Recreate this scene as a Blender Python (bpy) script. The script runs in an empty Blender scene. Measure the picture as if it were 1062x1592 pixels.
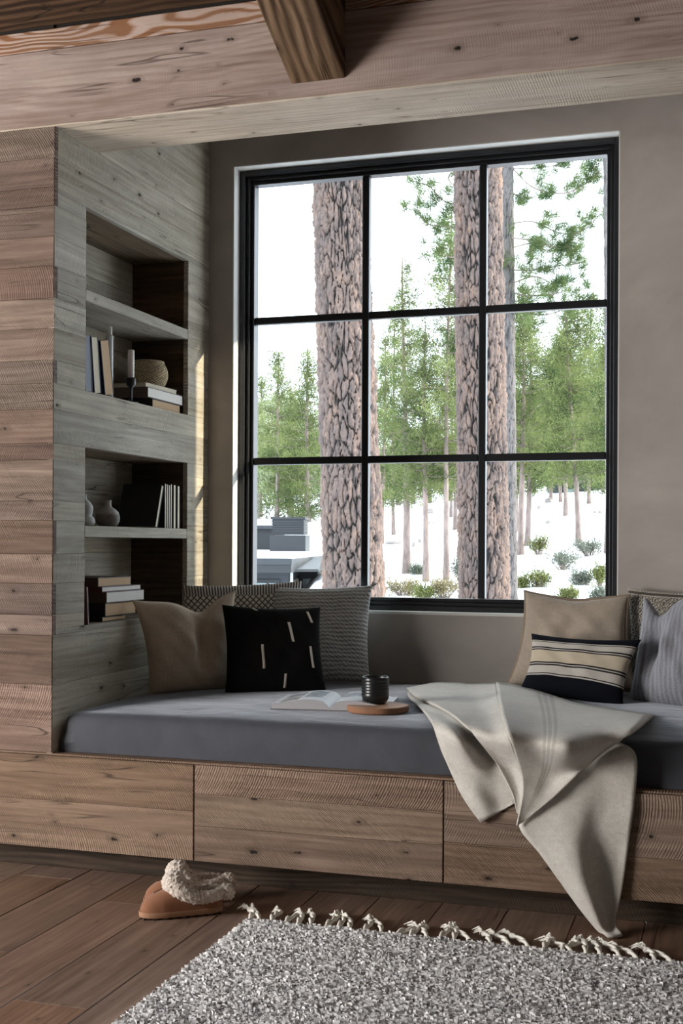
import bpy, bmesh, math, random
import numpy as np
from mathutils import Vector, Matrix, noise as mnoise
random.seed(4); RNG = np.random.RandomState(7)
SC = bpy.context.scene
COL = SC.collection
pi = math.pi

# ------------------------------------------------------------------ camera
cam_d = bpy.data.cameras.new('camera'); cam = bpy.data.objects.new('camera', cam_d); COL.objects.link(cam)
SC.camera = cam
cam_d.sensor_width = 36; cam_d.sensor_fit = 'AUTO'
cam_d.lens = 1917.7 / 1592 * 36
cam_d.shift_y = 48.7 / 1592
cam_d.clip_start = .05; cam_d.clip_end = 400
cam.location = (2.0148, -3.4037, 1.0386)
cam.matrix_world = (Matrix.Translation(cam.location) @ Matrix.Rotation(.3047, 4, 'Z') @ Matrix.Rotation(pi/2, 4, 'X')
                    @ Matrix.Rotation(.0049, 4, 'Z'))

# ------------------------------------------------------------------ world, sun, lamps, exposure
W = bpy.data.worlds.new('sky'); SC.world = W; W.use_nodes = True
bg = W.node_tree.nodes['Background']
bg.inputs[0].default_value = (.82, .91, 1.0, 1); bg.inputs[1].default_value = 3.8

def lamp(name, kind, loc, energy, color, look=None, size=None, size_y=None):
    d = bpy.data.lights.new(name, kind); d.energy = energy; d.color = color
    if kind == 'AREA':
        d.shape = 'RECTANGLE'; d.size = size; d.size_y = size_y
    o = bpy.data.objects.new(name, d); COL.objects.link(o); o.location = loc
    if look is not None:
        o.rotation_euler = (Vector(look) - Vector(loc)).to_track_quat('-Z', 'Y').to_euler()
    return o
# winter sun, to the right of and behind the window
sun = lamp('sun', 'SUN', (20, 12, 12), 6.0, (1.0, .85, .64), (20-.85, 12-.40, 12-.30)); sun.data.angle = .012
# added area lamp, boosted to light the interior, for assumed unseen windows at left
lamp('assumed_left_window_lamp', 'AREA', (-2.4, -2.6, 1.15), 142, (1.0, .93, .86), (.4, -.8, 1.30), 1.5, 1.6)
# the bay window lets the sky in
pw = lamp('window_portal', 'AREA', (.866, 1.42, 1.66), 1, (1, 1, 1), (.866, 0, 1.66), 1.5, 1.78); pw.data.cycles.is_portal = True

SC.view_settings.view_transform = 'Standard'; SC.view_settings.look = 'None'
SC.view_settings.exposure = 0.35; SC.view_settings.gamma = 1; SC.view_settings.use_curve_mapping = False
try:
    SC.cycles.use_denoising = True
    SC.cycles.max_bounces = 10; SC.cycles.diffuse_bounces = 5; SC.cycles.transparent_max_bounces = 16
    SC.cycles.sample_clamp_indirect = 6
except Exception: pass

# ------------------------------------------------------------------ node helpers
class NT:
    def __init__(s, name):
        s.m = bpy.data.materials.new(name); s.m.use_nodes = True
        s.t = s.m.node_tree; s.t.nodes.clear()
        s.out = s.t.nodes.new('ShaderNodeOutputMaterial')
        s.tc = s.t.nodes.new('ShaderNodeTexCoord')
    def n(s, typ, ins=None, **attr):
        x = s.t.nodes.new('ShaderNode' + typ)
        for k, v in attr.items(): setattr(x, k, v)
        for k, v in (ins or {}).items():
            if hasattr(v, 'links') or isinstance(v, bpy.types.NodeSocket): s.t.links.new(v, x.inputs[k])
            else:
                d = x.inputs[k]
                if d.type == 'RGBA' and len(v) == 3: v = (*v, 1)
                d.default_value = v
        return x
    def math(s, op, a, b=None, c=None, clamp=False):
        x = s.t.nodes.new('ShaderNodeMath'); x.operation = op; x.use_clamp = clamp
        for i, v in enumerate((a, b, c)):
            if v is None: continue
            if isinstance(v, bpy.types.NodeSocket): s.t.links.new(v, x.inputs[i])
            else: x.inputs[i].default_value = v
        return x.outputs[0]
    def vmath(s, op, a, b):
        x = s.t.nodes.new('ShaderNodeVectorMath'); x.operation = op
        for i, v in enumerate((a, b)):
            if isinstance(v, bpy.types.NodeSocket): s.t.links.new(v, x.inputs[i])
            else: x.inputs[i].default_value = v
        return x.outputs[0]
    def mix(s, f, a, b, blend='MIX'):
        x = s.t.nodes.new('ShaderNodeMix'); x.data_type = 'RGBA'; x.blend_type = blend
        for k, v in ((0, f), (6, a), (7, b)):
            if isinstance(v, bpy.types.NodeSocket): s.t.links.new(v, x.inputs[k])
            else: x.inputs[k].default_value = (*v, 1) if hasattr(v, '__len__') and len(v) == 3 else v
        return x.outputs[2]
    def noise(s, vec, scale, detail=3, rough=.55, dist=0, out=0):
        return s.n('TexNoise', {'Vector': vec, 'Scale': scale, 'Detail': detail, 'Roughness': rough, 'Distortion': dist}).outputs[out]
    def ramp(s, f, stops, interp='LINEAR'):
        x = s.t.nodes.new('ShaderNodeValToRGB'); x.color_ramp.interpolation = interp
        e = x.color_ramp.elements
        while len(e) < len(stops): e.new(.5)
        for el, (p, c) in zip(e, stops):
            el.position = p; el.color = (*c, 1) if len(c) == 3 else c
        s.t.links.new(f, x.inputs[0]); return x.outputs[0]
    def rng(s, v, a, b, c=0., d=1.):
        return s.n('MapRange', {0: v, 1: a, 2: b, 3: c, 4: d}).outputs[0]
    def mapping(s, vec, scale=(1, 1, 1), rot=(0, 0, 0), loc=(0, 0, 0)):
        return s.n('Mapping', {'Vector': vec, 'Scale': scale, 'Rotation': rot, 'Location': loc}).outputs[0]
    def bsdf(s, color, rough=.6, bump=None, bstr=.3, bdist=.01, **kw):
        b = s.n('BsdfPrincipled', {'Base Color': color, 'Roughness': rough})
        for k, v in kw.items():
            k = k.replace('_', ' ')
            if isinstance(v, bpy.types.NodeSocket): s.t.links.new(v, b.inputs[k])
            else: b.inputs[k].default_value = (*v, 1) if hasattr(v, '__len__') and len(v) == 3 else v
        if bump is not None:
            bn = s.n('Bump', {'Height': bump, 'Strength': bstr, 'Distance': bdist})
            s.t.links.new(bn.outputs[0], b.inputs['Normal'])
        s.t.links.new(b.outputs[0], s.out.inputs[0]); return s.m

def plain(name, c, rough=.5, var=.0, scale=30, **kw):
    t = NT(name)
    if var:
        nz = t.noise(t.tc.outputs['Object'], scale, 4)
        col = t.mix(nz, tuple(x*(1-var) for x in c), tuple(min(1, x*(1+var)) for x in c))
        return t.bsdf(col, rough, nz, .15, .002, **kw)
    return t.bsdf((*c, 1), rough, **kw)

def wood(name, dark, mid, light, rough=.75, saw=.5, rings=.35, grain=1.0, var=.3, knots=1.0, bump=.35, spacing=1.0, spec=.25, hue=.02, sat=.15, warp=.09, crack=1.):
    t = NT(name)
    rnd = t.n('ObjectInfo').outputs['Random']
    off = t.n('CombineXYZ', {0: t.math('MULTIPLY', rnd, 37.1), 1: t.math('MULTIPLY', rnd, 11.3), 2: t.math('MULTIPLY', rnd, 23.7)}).outputs[0]
    P = t.vmath('ADD', t.tc.outputs['Object'], off)
    fine = t.noise(t.mapping(P, (2.2*grain, 55*grain, 55*grain)), 1.0, 5, .65, .35)
    broad = t.noise(t.mapping(P, (.8, 7, 7)), 1.0, 4, .6, .8)
    blot = t.noise(t.mapping(P, (4, 6, 6)), 1.0, 4, .6, .2)
    rc = t.math('SUBTRACT', t.math('MULTIPLY', rnd, .3), .15)
    ctr = t.n('CombineXYZ', {0: 0., 1: rc, 2: t.math('MULTIPLY', rnd, .09)}).outputs[0]
    rp = t.mapping(t.vmath('ADD', t.tc.outputs['Object'], ctr), (.10, 1, 1))
    rp = t.vmath('ADD', rp, t.vmath('MULTIPLY', t.n('TexNoise', {'Vector': t.mapping(P, (1.6, 5, 5)), 'Scale': 1., 'Detail': 2.}).outputs[1], (.0, warp, warp)))
    ring = t.n('TexWave', {'Vector': rp, 'Scale': 20/spacing, 'Distortion': 2.5, 'Detail': 4., 'Detail Scale': 1.2, 'Detail Roughness': .65}, wave_type='RINGS', rings_direction='X').outputs[1]
    rmask = t.rng(t.noise(t.mapping(P, (1.1, 4, 4)), 1., 3), .38, .62, .25, 1)
    ring = t.math('ADD', .5, t.math('MULTIPLY', t.math('SUBTRACT', ring, .5), rmask))
    # circular-saw marks across the board
    tilt = t.math('MULTIPLY', t.math('SUBTRACT', t.math('FRACT', t.math('MULTIPLY', rnd, 5.7)), .45), 2.4)
    zl = t.math('ADD', t.n('SeparateXYZ', {0: t.tc.outputs['Object']}).outputs[2], t.math('MULTIPLY', t.math('SUBTRACT', rnd, .5), .12))
    arc = t.math('ADD', t.math('MULTIPLY', zl, tilt), t.math('MULTIPLY', t.math('MULTIPLY', zl, zl), 2.2))
    sp = t.vmath('ADD', P, t.n('CombineXYZ', {0: arc}).outputs[0])
    sawm = t.n('TexWave', {'Vector': t.mapping(sp, (1, .25, .25)), 'Scale': 40., 'Distortion': 7., 'Detail': 5., 'Detail Scale': .7, 'Detail Roughness': .8}, wave_type='BANDS', bands_direction='X').outputs[1]
    sawmask = t.rng(t.noise(t.mapping(P, (3.5, 5, 9)), 1., 3), .38, .62)
    sawm = t.math('MULTIPLY', t.math('SUBTRACT', sawm, .5), sawmask)
    v = t.math('ADD', t.math('MULTIPLY', fine, .55), t.math('MULTIPLY', broad, .45))
    v = t.math('ADD', v, t.math('MULTIPLY', t.math('SUBTRACT', ring, .5), rings*.5))
    v = t.math('ADD', v, t.math('MULTIPLY', sawm, saw*.24))
    col = t.ramp(v, [(.34, dark), (.5, mid), (.66, light)])
    col = t.mix(t.rng(blot, .35, .75, 0, .55), col, tuple(x*.62 for x in mid))
    # thin checks along the grain
    ck = t.math('ABSOLUTE', t.math('SUBTRACT', t.noise(t.mapping(P, (1.1, 16, 16)), 1., 2, .5, .3), .5))
    ckm = t.rng(t.noise(t.mapping(P, (2.1, 5, 5), (0, 0, 0), (5, 3, 1)), 1., 2), .52, .6)
    ck = t.math('MULTIPLY', t.rng(ck, .002, .011, 1, 0), t.math('MULTIPLY', ckm, .75*crack))
    col = t.mix(ck, col, tuple(x*.3 for x in dark))
    # nail holes and small knots
    ps = t.n('SeparateXYZ', {0: P})
    kv = t.n('CombineXYZ', {0: t.math('ADD', t.math('MULTIPLY', ps.outputs[0], 6.), t.math('MULTIPLY', t.noise(P, 55, 2), .25)), 1: t.math('MULTIPLY', t.math('ADD', ps.outputs[1], ps.outputs[2]), 11.), 2: t.math('MULTIPLY', rnd, 50.)}).outputs[0]
    vor = t.n('TexVoronoi', {'Vector': kv, 'Scale': 1., 'Randomness': 1.}, feature='F1', voronoi_dimensions='2D')
    cr = t.n('SeparateColor', {0: vor.outputs['Color']}).outputs[0]
    rad = t.math('MULTIPLY', t.math('SUBTRACT', cr, .68), .17*knots)
    hole = t.rng(t.math('SUBTRACT', vor.outputs['Distance'], rad), -.01, .025, 1, 0)
    halo = t.rng(t.math('SUBTRACT', vor.outputs['Distance'], t.math('MULTIPLY', rad, 1.6)), -.03, .14, .5, 0)
    col = t.mix(halo, col, tuple(x*.55 for x in dark))
    col = t.mix(hole, col, (.018, .012, .009))
    hs = t.n('HueSaturation', {'Color': col, 'Hue': t.math('ADD', .5-hue/2, t.math('MULTIPLY', rnd, hue)),
             'Saturation': t.math('ADD', 1-sat, t.math('MULTIPLY', t.math('FRACT', t.math('MULTIPLY', rnd, 7.3)), 2*sat)),
             'Value': t.math('ADD', 1-var, t.math('MULTIPLY', t.math('FRACT', t.math('MULTIPLY', rnd, 13.7)), 2*var))}).outputs[0]
    h = t.math('ADD', t.math('MULTIPLY', fine, .6), t.math('MULTIPLY', ring, rings*.35))
    h = t.math('ADD', h, t.math('MULTIPLY', sawm, saw))
    h = t.math('SUBTRACT', h, t.math('ADD', t.math('MULTIPLY', hole, 1.2), t.math('MULTIPLY', ck, .8)))
    return t.bsdf(hs, rough, h, bump, .006, Specular_IOR_Level=spec)

# ------------------------------------------------------------------ mesh helpers
def tag(o, label=None, cat=None, group=None, kind=None):
    if label: o['label'] = label
    if cat: o['category'] = cat
    if group: o['group'] = group
    if kind: o['kind'] = kind
    return o
def link(name, me, mat=None, parent=None, loc=(0, 0, 0), rot=(0, 0, 0)):
    o = bpy.data.objects.new(name, me); COL.objects.link(o)
    if mat is not None and me is not None and len(me.materials) == 0: me.materials.append(mat)
    o.location = loc; o.rotation_euler = rot
    if parent is not None: o.parent = parent
    return o
def empty(name, loc=(0, 0, 0), rot=(0, 0, 0), **kw):
    o = bpy.data.objects.new(name, None); COL.objects.link(o); o.location = loc; o.rotation_euler = rot
    o.empty_display_size = .05
    return tag(o, **kw)
def mesh(name, v, f, smooth=False, uv=None):
    me = bpy.data.meshes.new(name); me.from_pydata([tuple(map(float, p)) for p in v], [], [tuple(map(int, q)) for q in f]); me.update()
    if smooth: me.polygons.foreach_set('use_smooth', [True]*len(me.polygons))
    if uv is not None:
        l = me.uv_layers.new(name='UVMap'); idx = np.zeros(len(me.loops), int); me.loops.foreach_get('vertex_index', idx)
        l.data.foreach_set('uv', np.asarray(uv, float)[idx].ravel())
    return me
def colattr(me, vals, name='tint'):
    a = me.attributes.new(name, 'FLOAT', 'POINT'); a.data.foreach_set('value', np.asarray(vals, float))
class MB:
    def __init__(s): s.v = []; s.f = []
    def add(s, v, f):
        b = len(s.v); s.v += [tuple(p) for p in v]; s.f += [tuple(i+b for i in q) for q in f]; return s
    def box(s, a, b):
        x0, y0, z0 = a; x1, y1, z1 = b
        return s.add([(x0,y0,z0),(x1,y0,z0),(x1,y1,z0),(x0,y1,z0),(x0,y0,z1),(x1,y0,z1),(x1,y1,z1),(x0,y1,z1)],
                     [(3,2,1,0),(4,5,6,7),(0,1,5,4),(1,2,6,5),(2,3,7,6),(3,0,4,7)])
    def grid(s, P, closed_u=False, flip=False):
        P = np.asarray(P); m, n = P.shape[:2]; f = []
        for i in range(m-1):
            for j in range(n if closed_u else n-1):
                k = (j+1) % n; q = (i*n+j, i*n+k, (i+1)*n+k, (i+1)*n+j)
                f.append(q[::-1] if flip else q)
        return s.add(P.reshape(-1, 3), f)
    def tube(s, pts, r, n=8, caps=True):
        pts = [Vector(p) for p in pts]; rr = r if hasattr(r, '__len__') else [r]*len(pts); rows = []
        up = Vector((0, 0, 1)); t0 = (pts[1]-pts[0]).normalized()
        if abs(t0.dot(up)) > .9: up = Vector((1, 0, 0))
        a = t0.cross(up).normalized()
        for i, p in enumerate(pts):
            t = (pts[min(i+1, len(pts)-1)]-pts[max(i-1, 0)]).normalized()
            a = (a - t*a.dot(t)).normalized(); b = t.cross(a)
            rows.append([p + (a*math.cos(k*2*pi/n)+b*math.sin(k*2*pi/n))*rr[i] for k in range(n)])
        b0 = len(s.v); s.grid(rows, True)
        if caps:
            s.f.append(tuple(b0+k for k in range(n))[::-1]); e = b0+(len(pts)-1)*n; s.f.append(tuple(e+k for k in range(n)))
        return s
    def lathe(s, prof, n=32, c=(0, 0, 0)):
        rows = [[(c[0]+r*math.cos(k*2*pi/n), c[1]+r*math.sin(k*2*pi/n), c[2]+z) for k in range(n)] for r, z in prof]
        b0 = len(s.v); s.grid(rows, True)
        if prof[0][0] > 1e-4: s.f.append(tuple(b0+k for k in range(n))[::-1])
        if prof[-1][0] > 1e-4:
            e = b0+(len(prof)-1)*n; s.f.append(tuple(e+k for k in range(n)))
        return s
    def build(s, name, mat, parent=None, smooth=False, loc=(0, 0, 0), rot=(0, 0, 0)):
        return link(name, mesh(name, s.v, s.f, smooth), mat, parent, loc, rot)
def smooth_by_angle(o, deg=40):
    me = o.data; bm = bmesh.new(); bm.from_mesh(me)
    for f in bm.faces: f.smooth = True
    for e in bm.edges:
        if len(e.link_faces) == 2 and e.calc_face_angle() > math.radians(deg): e.smooth = False
    bm.to_mesh(me); bm.free(); return o
_BOX = {}
def bevel_box(sx, sy, sz, b):
    k = (round(sx, 4), round(sy, 4), round(sz, 4), b)
    if k in _BOX: return _BOX[k]
    bm = bmesh.new(); bmesh.ops.create_cube(bm, size=1); bmesh.ops.scale(bm, vec=(sx, sy, sz), verts=bm.verts)
    bmesh.ops.bevel(bm, geom=bm.edges[:], offset=b, segments=1, affect='EDGES')
    me = bpy.data.meshes.new('board'); bm.to_mesh(me); bm.free(); _BOX[k] = me; return me
def board(name, a, b, mat, parent=None, axis='X', bev=.0015, **kw):
    """A board filling the box a..b; its local X runs along its length."""
    a = Vector(a); b = Vector(b); c = (a+b)/2; d = b-a
    if axis == 'X': me = bevel_box(d.x, d.y, d.z, bev); rot = (0, 0, 0)
    elif axis == 'Y': me = bevel_box(d.y, d.x, d.z, bev); rot = (0, 0, pi/2)
    else: me = bevel_box(d.z, d.y, d.x, bev); rot = (0, -pi/2, 0)
    if len(me.materials) and me.materials[0] != mat: me = me.copy(); me.materials.clear()
    return tag(link(name, me, mat, parent, c, rot), **kw)
def round_box(sx, sy, sz, r, nx=24, ny=24, nz=6):
    """Axis-aligned box with softly rounded edges, as a grid mesh."""
    def lin(L, n):
        q = np.linspace(-1, 1, n+1); return np.sign(q)*(1-(1-np.abs(q))**1.5)*L/2
    X, Y, Z = lin(sx, nx), lin(sy, ny), lin(sz, nz)
    bm = bmesh.new(); vd = {}
    def vert(i, j, k):
        key = (i, j, k)
        if key not in vd: vd[key] = bm.verts.new((X[i], Y[j], Z[k]))
        return vd[key]
    def face(q):
        try: bm.faces.new(q)
        except ValueError: pass
    for i in range(nx):
        for j in range(ny):
            face([vert(i,j,0),vert(i,j+1,0),vert(i+1,j+1,0),vert(i+1,j,0)]); face([vert(i,j,nz),vert(i+1,j,nz),vert(i+1,j+1,nz),vert(i,j+1,nz)])
    for i in range(nx):
        for k in range(nz):
            face([vert(i,0,k),vert(i+1,0,k),vert(i+1,0,k+1),vert(i,0,k+1)]); face([vert(i,ny,k),vert(i,ny,k+1),vert(i+1,ny,k+1),vert(i+1,ny,k)])
    for j in range(ny):
        for k in range(nz):
            face([vert(0,j,k),vert(0,j,k+1),vert(0,j+1,k+1),vert(0,j+1,k)]); face([vert(nx,j,k),vert(nx,j+1,k),vert(nx,j+1,k+1),vert(nx,j,k+1)])
    h = Vector((sx/2-r, sy/2-r, sz/2-r))
    for v in bm.verts:
        q = Vector([max(-h[i], min(h[i], v.co[i])) for i in range(3)]); d = v.co-q
        if d.length > 1e-9: v.co = q + d.normalized()*min(r, d.length if d.length < r else r)
    for f in bm.faces: f.smooth = True
    return bm
def crom(P, m):
    """Catmull-Rom resampling of control points along axis 0."""
    P = np.asarray(P, float); n = len(P); t = np.linspace(0, n-1, m); i = np.minimum(t.astype(int), n-2); f = (t-i).reshape((-1,)+(1,)*(P.ndim-1))
    g = lambda k: P[np.clip(i+k, 0, n-1)]
    p0, p1, p2, p3 = g(-1), g(0), g(1), g(2)
    p0 = np.where((i == 0).reshape(f.shape), 2*p1-p2, p0); p3 = np.where((i == n-2).reshape(f.shape), 2*p2-p1, p3)
    return .5*(2*p1+(p2-p0)*f+(2*p0-5*p1+4*p2-p3)*f**2+(3*p1-p0-3*p2+p3)*f**3)

# measured positions (metres)
PIL={"P1":[[0.07,0.54,0.5],[0.335,0.72,0.502],[-0.003,0.55,0.831],[0.285,0.8,0.861]],"P3":[[0.339,0.575,0.503],[0.65,0.77,0.504],[0.291,0.66,0.818],[0.598,0.85,0.806]],"P2":[[0.375,0.94,0.507],[0.734,1.03,0.526],[0.315,1.08,0.869],[0.714,1.13,0.879]],"P0":[[0.059,0.86,0.508],[0.456,1.06,0.512],[0.023,0.91,0.875],[0.426,1.14,0.892]],"P4":[[1.249,1.06,0.528],[1.711,0.98,0.531],[1.3,1.13,0.864],[1.672,1.1,0.857]],"P5":[[1.323,0.84,0.528],[1.688,0.7,0.503],[1.354,0.92,0.726],[1.739,0.78,0.726]],"P6":[[1.691,0.84,0.5],[1.99,0.7,0.498],[1.737,0.95,0.864],[1.997,0.83,0.897]],"P7":[[1.68,1.1,0.546],[1.987,1.07,0.547],[1.666,1.15,0.883],[1.985,1.14,0.87]]}
BLK={"A":[[[0.934,0.84,0.517],[0.99,0.84,0.524],[1.06,0.84,0.531],[1.129,0.84,0.529]],[[0.991,0.601,0.529],[1.104,0.414,0.529],[1.188,0.363,0.529],[1.278,0.316,0.529]],[[1.11,0.303,0.529],[1.216,0.147,0.529],[1.308,0.027,0.522],[1.385,0.06,0.485]],[[1.213,0.02,0.522],[1.306,-0.091,0.512],[1.36,0.0,0.465],[1.443,-0.012,0.436]],[[1.251,-0.004,0.442],[1.327,-0.018,0.413],[1.398,-0.008,0.38],[1.47,-0.012,0.349]],[[1.3,-0.008,0.343],[1.355,-0.03,0.336],[1.407,-0.01,0.322],[1.463,-0.012,0.331]],[[1.359,-0.018,0.265],[1.383,-0.022,0.28],[1.417,-0.012,0.3],[1.46,-0.012,0.327]]],"B":[[[0.919,0.86,0.523],[1.016,0.93,0.538],[1.145,0.93,0.538],[1.227,0.95,0.544]],[[1.031,0.538,0.538],[1.123,0.608,0.538],[1.217,0.623,0.536],[1.319,0.486,0.55]],[[1.197,0.232,0.538],[1.266,0.183,0.536],[1.33,0.2,0.533],[1.388,0.157,0.545]],[[1.336,-0.079,0.533],[1.38,-0.107,0.527],[1.422,-0.124,0.523],[1.459,-0.151,0.534]],[[1.398,-0.03,0.442],[1.418,-0.022,0.437],[1.444,-0.02,0.429],[1.471,-0.04,0.434]],[[1.447,-0.03,0.357],[1.457,-0.026,0.349],[1.473,-0.028,0.344],[1.488,-0.045,0.357]],[[1.461,-0.03,0.301],[1.466,-0.03,0.298],[1.472,-0.032,0.297],[1.478,-0.04,0.301]]],"C":[[[1.224,0.95,0.548],[1.355,0.83,0.544],[1.557,0.6,0.528],[1.799,0.45,0.522]],[[1.369,0.22,0.555],[1.471,0.21,0.542],[1.614,0.099,0.536],[1.777,-0.01,0.54]],[[1.467,-0.203,0.542],[1.537,-0.168,0.527],[1.634,-0.211,0.522],[1.698,0.0,0.484]],[[1.472,-0.058,0.437],[1.519,-0.042,0.428],[1.579,-0.036,0.422],[1.631,-0.04,0.421]],[[1.483,-0.062,0.369],[1.504,-0.056,0.36],[1.532,-0.05,0.352],[1.562,-0.05,0.351]],[[1.467,-0.066,0.274],[1.472,-0.062,0.277],[1.482,-0.06,0.283],[1.494,-0.058,0.293]]],"D":[[[1.467,-0.036,0.296],[1.543,-0.03,0.363],[1.636,-0.01,0.442],[1.722,0.039,0.502]],[[1.477,-0.05,0.257],[1.582,-0.035,0.318],[1.679,-0.014,0.416],[1.777,-0.006,0.477]],[[1.53,-0.05,0.198],[1.618,-0.065,0.226],[1.677,-0.018,0.286],[1.779,-0.012,0.387]],[[1.585,-0.05,0.126],[1.646,-0.075,0.145],[1.684,-0.016,0.164],[1.762,-0.016,0.24]],[[1.642,-0.05,0.052],[1.675,-0.075,0.072],[1.699,-0.02,0.08],[1.744,-0.02,0.11]],[[1.685,-0.055,0.008],[1.699,-0.07,0.017],[1.712,-0.036,0.017],[1.729,-0.03,0.03]],[[1.715,-0.096,0.006],[1.726,-0.093,0.006],[1.738,-0.083,0.006],[1.75,-0.068,0.006]]]}
TREES=[[[-2.7,14.874,0.569],0.059,1.5,4.9,0.43],[[-2.204,14.034,0.501],0.047,1.57,3.76,0.32],[[-1.897,14.026,0.514],0.042,1.87,5.36,0.48],[[-5.686,25.256,1.226],0.046,0.97,5.61,0.62],[[-5.252,22.72,1.025],0.049,1.0,4.61,0.48],[[-4.298,25.902,1.39],0.054,0.98,6.12,0.62],[[-5.625,31.355,1.789],0.046,0.74,5.64,0.67],[[-13.223,37.405,1.702],0.079,0.34,6.12,0.86],[[-11.875,36.833,1.759],0.089,0.27,6.04,0.89],[[-26.588,70.258,2.646],0.123,0.62,9.05,1.48],[[-14.237,41.908,2.001],0.075,0.28,4.92,0.9],[[-1.271,17.0,0.869],0.053,1.67,4.5,0.47],[[-1.453,18.778,0.994],0.052,1.5,4.4,0.53],[[-0.593,19.153,1.091],0.052,1.59,4.44,0.56],[[-1.886,27.447,1.716],0.056,1.1,5.17,0.73],[[-3.167,36.426,2.408],0.052,0.82,5.36,0.82],[[-1.955,33.662,2.27],0.057,0.8,5.95,0.84],[[0.177,16.302,0.905],0.02,1.36,3.94,0.44],[[-3.773,38.751,2.555],0.055,0.7,5.18,0.88],[[-2.375,42.074,2.944],0.047,0.7,5.24,0.93],[[-2.391,23.252,1.291],0.035,1.16,4.3,0.5]]
FAR=[[[-20.182,53.365,2.21],0.126,1.31,5.95,1.08],[[-21.216,58.779,2.438],0.11,1.49,6.77,1.18],[[-15.931,46.327,2.165],0.123,1.22,5.57,0.94],[[-18.403,55.574,2.493],0.13,1.09,4.98,1.11],[[-14.338,46.367,2.305],0.121,1.08,4.93,0.93],[[-14.83,50.565,2.508],0.108,0.81,3.67,1.0],[[-15.227,54.82,2.723],0.111,0.91,4.13,1.08],[[-13.68,52.679,2.731],0.134,0.54,2.46,1.03],[[-15.044,60.885,3.095],0.105,0.91,4.13,1.18],[[-13.288,57.254,3.033],0.111,0.85,3.86,1.11],[[-11.565,53.655,2.971],0.115,0.82,3.75,1.04],[[-10.82,54.747,3.1],0.114,0.66,3.01,1.05],[[-9.577,52.124,3.053],0.11,0.79,3.6,1.0],[[-9.675,56.052,3.275],0.118,0.97,4.39,1.07],[[-9.177,59.457,3.518],0.134,0.88,4.01,1.12],[[-7.481,54.387,3.367],0.129,0.96,4.36,1.03],[[-6.663,53.842,3.406],0.112,1.06,4.81,1.01],[[-7.41,64.439,3.962],0.133,0.88,4.0,1.2],[[-5.91,60.757,3.876],0.103,0.86,3.9,1.13],[[-3.985,50.437,3.438],0.105,0.9,4.1,0.94],[[-3.247,51.621,3.571],0.148,0.88,4.0,0.96],[[-3.266,60.878,4.112],0.113,0.73,3.34,1.12]]
BIG=[[[-1.316,7.08,4.249],[-1.173,7.125,0.607],0.229,0.267],[[-0.379,8.633,4.733],[-0.295,8.659,0.535],0.226,0.242],[[-0.684,11.996,5.856],[-0.612,12.019,0.441],0.089,0.089],[[0.692,10.856,5.432],[0.756,10.876,0.65],0.066,0.066]]
SHRUBS=[[[-0.944,16.736,0.873],0.157,0.273,0],[[-0.316,14.837,0.684],0.264,0.245,1],[[-0.434,13.28,0.45],0.174,0.208,0],[[-0.666,13.26,0.447],0.07,0.096,0],[[0.106,13.502,0.504],0.131,0.139,1],[[0.354,13.423,0.492],0.078,0.242,0],[[-0.048,16.075,0.865],0.3,0.24,1],[[0.041,12.643,0.338],0.099,0.075,0],[[-2.198,12.83,0.35],0.262,0.175,2],[[-1.604,12.65,0.333],0.257,0.205,2],[[-1.622,13.798,0.497],0.128,0.365,1],[[-1.188,12.781,0.361],0.06,0.171,2],[[-2.495,14.781,0.574],0.088,0.098,1],[[0.43,12.503,0.318],0.106,0.131,1],[[-1.849,12.573,0.315],0.214,0.12,0]]
ROCKS=[[[-3.577,36.717,2.399],0.125,0.146],[[-3.336,32.966,2.103],0.057,0.076],[[-2.007,25.47,1.523],0.082,0.075],[[-1.244,28.383,1.849],0.049,0.049],[[-1.094,28.168,1.844],0.049,0.049],[[-7.289,35.811,2.032],0.115,0.168],[[-4.398,22.673,1.085],0.042,0.07],[[-4.287,21.66,1.002],0.04,0.067],[[-5.689,28.924,1.564],0.069,0.069],[[-5.512,28.77,1.562],0.069,0.069],[[-1.285,25.12,1.547],0.059,0.059],[[-3.079,15.488,0.601],0.046,0.051],[[-4.984,22.647,1.04],0.183,0.056]]
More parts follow.
